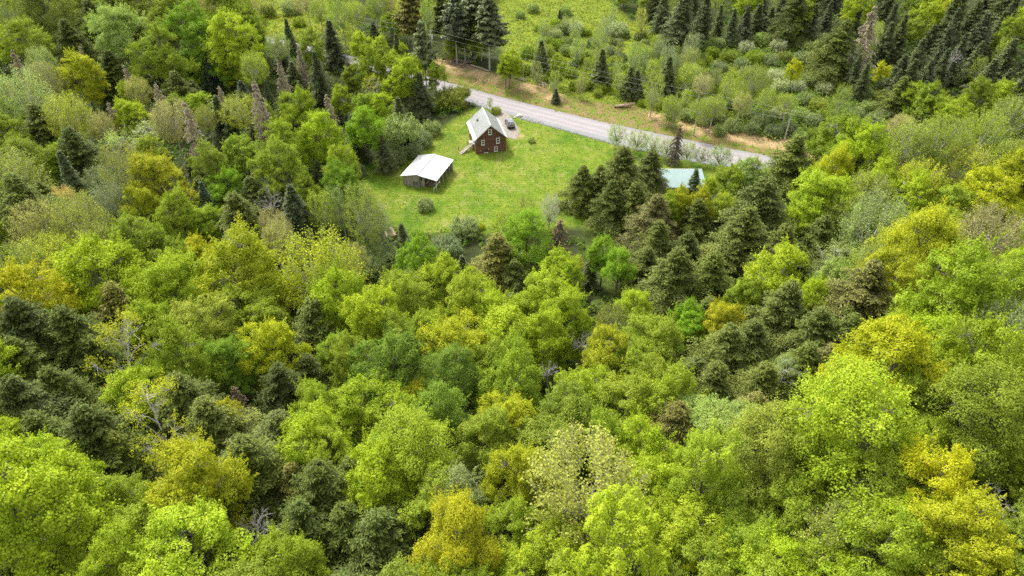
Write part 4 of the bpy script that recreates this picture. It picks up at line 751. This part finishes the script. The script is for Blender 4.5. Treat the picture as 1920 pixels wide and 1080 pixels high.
def put(code, x, y, g, D, T, col, label=None, px=None, py=None, wpx=None):
    K = KINDS[code]; v = K['var'][len(placed) % len(K['var'])]; R = D/2*{'H':1.7,'P':1.0,'S':random.uniform(1.1,1.7),'F':1.5,'D':1.3,'K':1.2,'O':1.2,'M':1.34,'R':1.22,'U':1.1,'V':1.15,'L':1.2}.get(code, 1.0)*(.86 if code in 'MRU' and wpx is not None and wpx > 150 else 1)*(.87 if code in 'MRL' and py is not None and py < 330 and px < 800 else 1); rz = random.uniform(0, 2*math.pi)
    nm_ = 'maple_tree' if code == 'M' and col in ('lime','yel','gold') else K['name']; e = empty(nm_, (x, y, g), rz, label, None); base = COLR[col]; j = [random.uniform(.86, 1.14) for _ in range(2)]
    colr = (base[0]*j[0]*random.uniform(.96,1.03), base[1]*j[0], base[2]*j[1], 1)
    def child(nm, me, sc3, loc=(0,0,0)):
        o = bpy.data.objects.new(nm, me); COL.objects.link(o); o.parent = e; o.scale = sc3; o.location = loc; o.color = colr; return o
    if K['conif']:
        s3 = (R, R, T*1.0); e.rotation_euler.x = random.gauss(0, .02); child('crown', v[0], s3); child('trunk', v[1], s3)
    elif code in 'WO' and T < 6.5:
        s3 = (R, R, R*random.uniform(.9,1.1)); child('foliage', v[0], s3, (0,0,max(0, T-v[2]*R))); child('stem', v[1], s3, (0,0,max(0, T-v[2]*R)))
    else:
        ch = v[2]*R; zb = T-ch; s3 = (R*random.uniform(.8,1.15), R*random.uniform(.85,1.1), R*random.uniform(.9,1.15)); e.rotation_euler.x = random.gauss(0, .05); e.rotation_euler.y = random.gauss(0, .05)
        if v[1] is not None: child('crown', v[0], s3, (0,0,zb)); child('limbs', v[1], s3, (0,0,zb))
        else: child('limbs', v[0], s3, (0,0,zb))
        r = .028*R+.06; child('trunk', TRUNK['w' if code in 'LAVB' else 'g'], (r, r, zb+ch*.42))
    placed.append(dict(o=e, code=code, x=x, y=y, D=D, T=T, col=col, label=label, px=px, py=py, w=wpx, kind=K['name']))
def on_road(x, y, m=2.0):
    q = np.array([[x, y]]); return bool(inside(q, ROADP)[0]) or dist(q, ROADP)[0] < m
for line in TREES.strip().split('\n'):
    for it in line.split('|'):
        f = it.split(); 
        if len(f) < 5: continue
        code, px, py, wp, col = f[0], float(f[1]), float(f[2]), float(f[3]), f[4]; hf = float(f[5]) if len(f) > 5 else 1.0; lab = ' '.join(f[6:]) or None
        for tr in range(10):
            x, y, g, D, T = canopy(px, py, wp, code, hf)
            if not on_road(x, y, 1.0 if code in 'OWA' else 2.2): break
            hf *= 1.1 if tr < 6 else .6
        put(code, x, y, g, D, T, col, lab, px, py, wp)
# ---- fill the rest of the canopy: the forest the photo shows between the trees above
pos = np.array([(t['px'], t['py']+(t['w']*.45 if KINDS[t['code']]['conif'] else 0), t['w']) for t in placed]+[(t['px']+(960-t['px'])*k_*t['w']/1900, t['py']+t['w']*k_, t['w']*.8) for t in placed if t['code'] in 'SD' for k_ in (1.1, 1.8)]).tolist()
KEEP = [LAWN, BERM, MEAD, MEAD2, THICK]
nfill = 0
frng = random.Random(5)
for it in range(5200):
    px = frng.uniform(-130, 2050); py = frng.uniform(-75, 1160); outside = px < -10 or px > 1930 or py < -12 or py > 1090
    x, y, _q = w(px, py, 9); sz = proj(x, y, 9)[2]*frng.uniform(5.8, 9.0)
    if 1815 < px < 1935 and 895 < py < 1010: continue
    if any((px-a)**2+((py-b_)*1.15)**2 < (.30*(sz+c))**2 for a, b_, c in pos): continue
    near = min((t for t in placed if t['px'] is not None), key=lambda t: (t['px']-px)**2+(t['py']-py)**2+(4e5 if t['code'] in 'BDKWOF' else 0)+(9e3 if t['col'] in ('gold','pch','slv') else 0))
    code = near['code']; col = near['col']
    if code in 'VUPA': code = 'M'; 
    if col in ('pin',): col = 'grn'
    if frng.random() < (.05 if 1270 < px < 1700 and 330 < py < 740 else .25) and code in 'HS': code, col = 'M', frng.choice(['grn','mid','lime'])
    elif frng.random() < .45 and code in 'MRL': code, col = 'M', frng.choice(['grn','mid','mid','lime','lime'])
    hf = .9
    if (code in 'HSFD' and dist(np.array([[x, y]]), LAWN)[0] < 15) or (code in 'WO' and sz > 44): code, col = 'M', frng.choice(['grn','mid','lime'])
    x, y, g, D, T = canopy(px, py, sz, code, hf)
    q = np.array([[x, y]]); 
    if any(inside(q, k)[0] or dist(q, k)[0] < D*.33 for k in KEEP) or on_road(x, y, D*.35) : continue
    if inside(q, PATH)[0]: continue
    tp = proj(x, y, g+T); cs = [(tp[0], tp[1]-4), (px-sz*.5, py), (px+sz*.5, py), (px, py-sz*.4)]
    gp = np.array([w(a, min(b_, 1200))[:2] for a, b_ in cs]); hit = inside(gp, LAWN)|inside(gp, BERM)|inside(gp, MEAD)|inside(gp, MEAD2)|(inside(gp, ROADP)&(px > 780))
    if hit.any(): continue
    hx, hy = tx0+TW/2, ty0
    if abs(x-hx) < TW*.8 and abs(y-hy) < 11: continue
    put(code, x, y, g, D, T, col, None, px, py, sz); pos.append((px, py, sz)); nfill += 1
# ---------------------------------------------------------------- labels that single each tree out
LAND = [('the open shed',800,320),('the wooden house',915,250),('the teal-roofed barn',1275,330),('the parked car',951,234),('the transformer pole',810,90),('the thicket pole',1478,235),('the lawn log pile',735,441),
 ("the grassy forest gap",1150,545),("the bare white stems",472,985),('the wide bronze tree',1110,930),('the half-leafed pale tree',290,815),("the central white dead limbs",1095,640),
 ("the tall grey dead spruce",365,250),("the big pale dead spruce",1645,45),('the bottom left corner',0,1080),('the bottom right corner',1920,1080),('the top left corner',0,0),('the top right corner',1920,0),
 ("the left edge's middle",0,540),("the right edge's middle",1920,540),("the bottom edge's middle",960,1080),('the open feathery olive tree',600,508),('the lone golden thicket tree',1490,128),('the rusty brown hemlock',1272,810),
 ('the big tan boulder',974,218),('the far bend of the road',640,110),('the tiny lone meadow fir',1050,30),('the road end',1455,305),('the smooth lime dome',1478,525),('the pale fir-side sapling',1470,688),('the brightest yellow tree',960,790),('the peach-coloured tree',117,378),("the small bluish fir",372,460),("the enormous lime tree",1592,800),("the domed roadside tree",1580,262)]
LAND = [l for l in LAND if 'sapling' not in l[0]]
KW = dict(M='broadleaf tree', R='round-crowned tree', U='plumed tree', V='thin-leaved tree', L='feathery tree', A='narrow feathery tree', W='shrub', O='see-through shrub', H='hemlock', S='spruce', F='young fir', P='pine', D='dead spruce', K='dead conifer', B='bare tree')
CAT = dict(M='tree', R='tree', U='tree', V='tree', L='tree', A='tree', W='shrub', O='shrub', H='hemlock', S='spruce', F='fir', P='pine', D='dead tree', K='dead tree', B='dead tree')
GR = dict(maple='maples in young yellow-green leaf', tree='broadleaf trees of the forest', shrub='shrubs of the thicket and roadside', hemlock='hemlocks of the forest', spruce='spruces of the forest', fir='young firs of the forest', pine='pines beside the road', **{'dead tree': 'dead and bare trees in the forest'})
ORD = ['nearest', 'second nearest', 'third nearest', 'fourth nearest', 'fifth nearest', 'sixth nearest', 'seventh nearest', 'eighth nearest', 'ninth nearest', 'tenth nearest', 'eleventh nearest', 'twelfth nearest', 'thirteenth nearest', 'fourteenth nearest', 'fifteenth nearest', 'sixteenth nearest', 'seventeenth nearest', 'eighteenth nearest', 'nineteenth nearest', 'twentieth nearest']
SEC = ['right of', 'upper right of', 'above', 'upper left of', 'left of', 'lower left of', 'below', 'lower right of']
buckets = {}
for t in placed:
    cat = 'maple' if t['o'].name.startswith('maple') else CAT[t['code']]; t['o']['category'] = cat; t['o']['group'] = GR[cat]
    if t['label']: continue
    px, py, _ = proj(t['x'], t['y'], Hs(t['x'], t['y'])+t['T']*.6); d, (nm, lx, ly) = min(((math.hypot(px-a, py-b_), (n, a, b_)) for n, a, b_ in LAND), key=lambda q: q[0])
    k = int(round((math.degrees(math.atan2(ly-py, px-lx)) % 360)/45)) % 8
    buckets.setdefault((CNAME[t['col']], ('maple' if cat == 'maple' else KW[t['code']]), SEC[k], nm), []).append((d, t))
for (c, kd, s, nm), L in buckets.items():
    L.sort(key=lambda q: q[0])
    for i, (d, t) in enumerate(L):
        sz = '' 
        if len(L) == 1: t['o']['label'] = f'{c} {kd} {s} {nm}'
        else: t['o']['label'] = f'{c} {kd} {s} {nm}, {ORD[min(i, 19)]}'
# ---------------------------------------------------------------- undergrowth and rough grass (stuff)
rng = np.random.default_rng(99)
def scatter(n, xr, yr): return np.c_[rng.uniform(*xr, n), rng.uniform(*yr, n)]
def allowed(q):
    keep = np.ones(len(q), bool)
    for k in (LAWN, BERM, MEAD, MEAD2, ROADP, PATH): keep &= ~inside(q, k)
    keep &= dist(q, ROADP) > .6
    return keep
q = scatter(15000, (-190, 190), (22, 285)); q = q[(np.abs(q[:,0]) < 30+q[:,1]*.85)]; q = q[allowed(q)]
r = rng.uniform(.6, 1.7, len(q)); n = 16
dd = sphere_dirs(len(q)*n, 0).reshape(len(q), n, 3); PPq = np.concatenate([q, H(q[:,0], q[:,1])[:,None]], 1)[:,None,:]+dd*r[:,None,None]*np.array((1,1,1.3))*rng.uniform(.5,1,(len(q),n,1))
V = cards(PPq.reshape(-1,3), (dd+np.array((0,0,.8))).reshape(-1,3)+rng.normal(0,.4,(len(q)*n,3)), rng.uniform(.35,.75,len(q)*n), .7)
o = bpy.data.objects.new('undergrowth', card_mesh('undergrowth', V, M_LEAF)); COL.objects.link(o); o.color = (.16,.27,.025,1); tag(o, 'low leafy undergrowth covering the forest floor between the trunks', kind='stuff')
def tufts(name, poly, n, hgt, col, label, clump=.35):
    lo = poly.min(0); hi = poly.max(0); q = scatter(n*3, (lo[0], hi[0]), (lo[1], hi[1])); q = q[inside(q, poly)]
    q = q[~inside(q, ROADP)]; 
    loc = np.array([h2l((a, b_)) for a, b_ in q])[:,:2]; q = q[~((loc[:,0] > -.2) & (loc[:,0] < W_+.2) & (loc[:,1] > -.2) & (loc[:,1] < L2+.2))]
    nzv = np.sin(q[:,0]*.55+np.sin(q[:,1]*.4)*1.5)*np.sin(q[:,1]*.7+1)+.6*np.sin(q[:,0]*1.9)*np.sin(q[:,1]*2.3); q = q[nzv > rng.uniform(-1.2, .9, len(q))][:n]
    z = H(q[:,0], q[:,1])+rng.uniform(.0, hgt, len(q)); PPq = np.c_[q, z]
    V = cards(PPq, rng.normal(0,.45,(len(q),3))+np.array((0,0,1)), rng.uniform(.5,1.3,len(q))*clump, .6)
    o = bpy.data.objects.new(name, card_mesh(name, V, M_LOOSE)); COL.objects.link(o); o.color = (*col, 1); return tag(o, label, kind='stuff')
tufts('lawn_grass', LAWN, 8000, .12, (.20,.30,.025), 'rough mown grass tufts over the lawn', .34)
tufts('bank_grass', BERM, 8000, .3, (.24,.29,.035), 'weedy grass on the cleared bank across the road', .42)
tufts('meadow_grass', MEAD, 24000, .6, (.31,.36,.055), 'tall yellow-green meadow growth across the road', .6)
tufts('far_meadow_grass', MEAD2, 9000, .6, (.34,.37,.04), 'yellow-green growth in the clearing beyond the far road bend', .7)
tufts('thicket_ground_cover', THICK, 20000, 1.2, (.25,.33,.06), 'low grey-green growth between the thicket shrubs', .6)
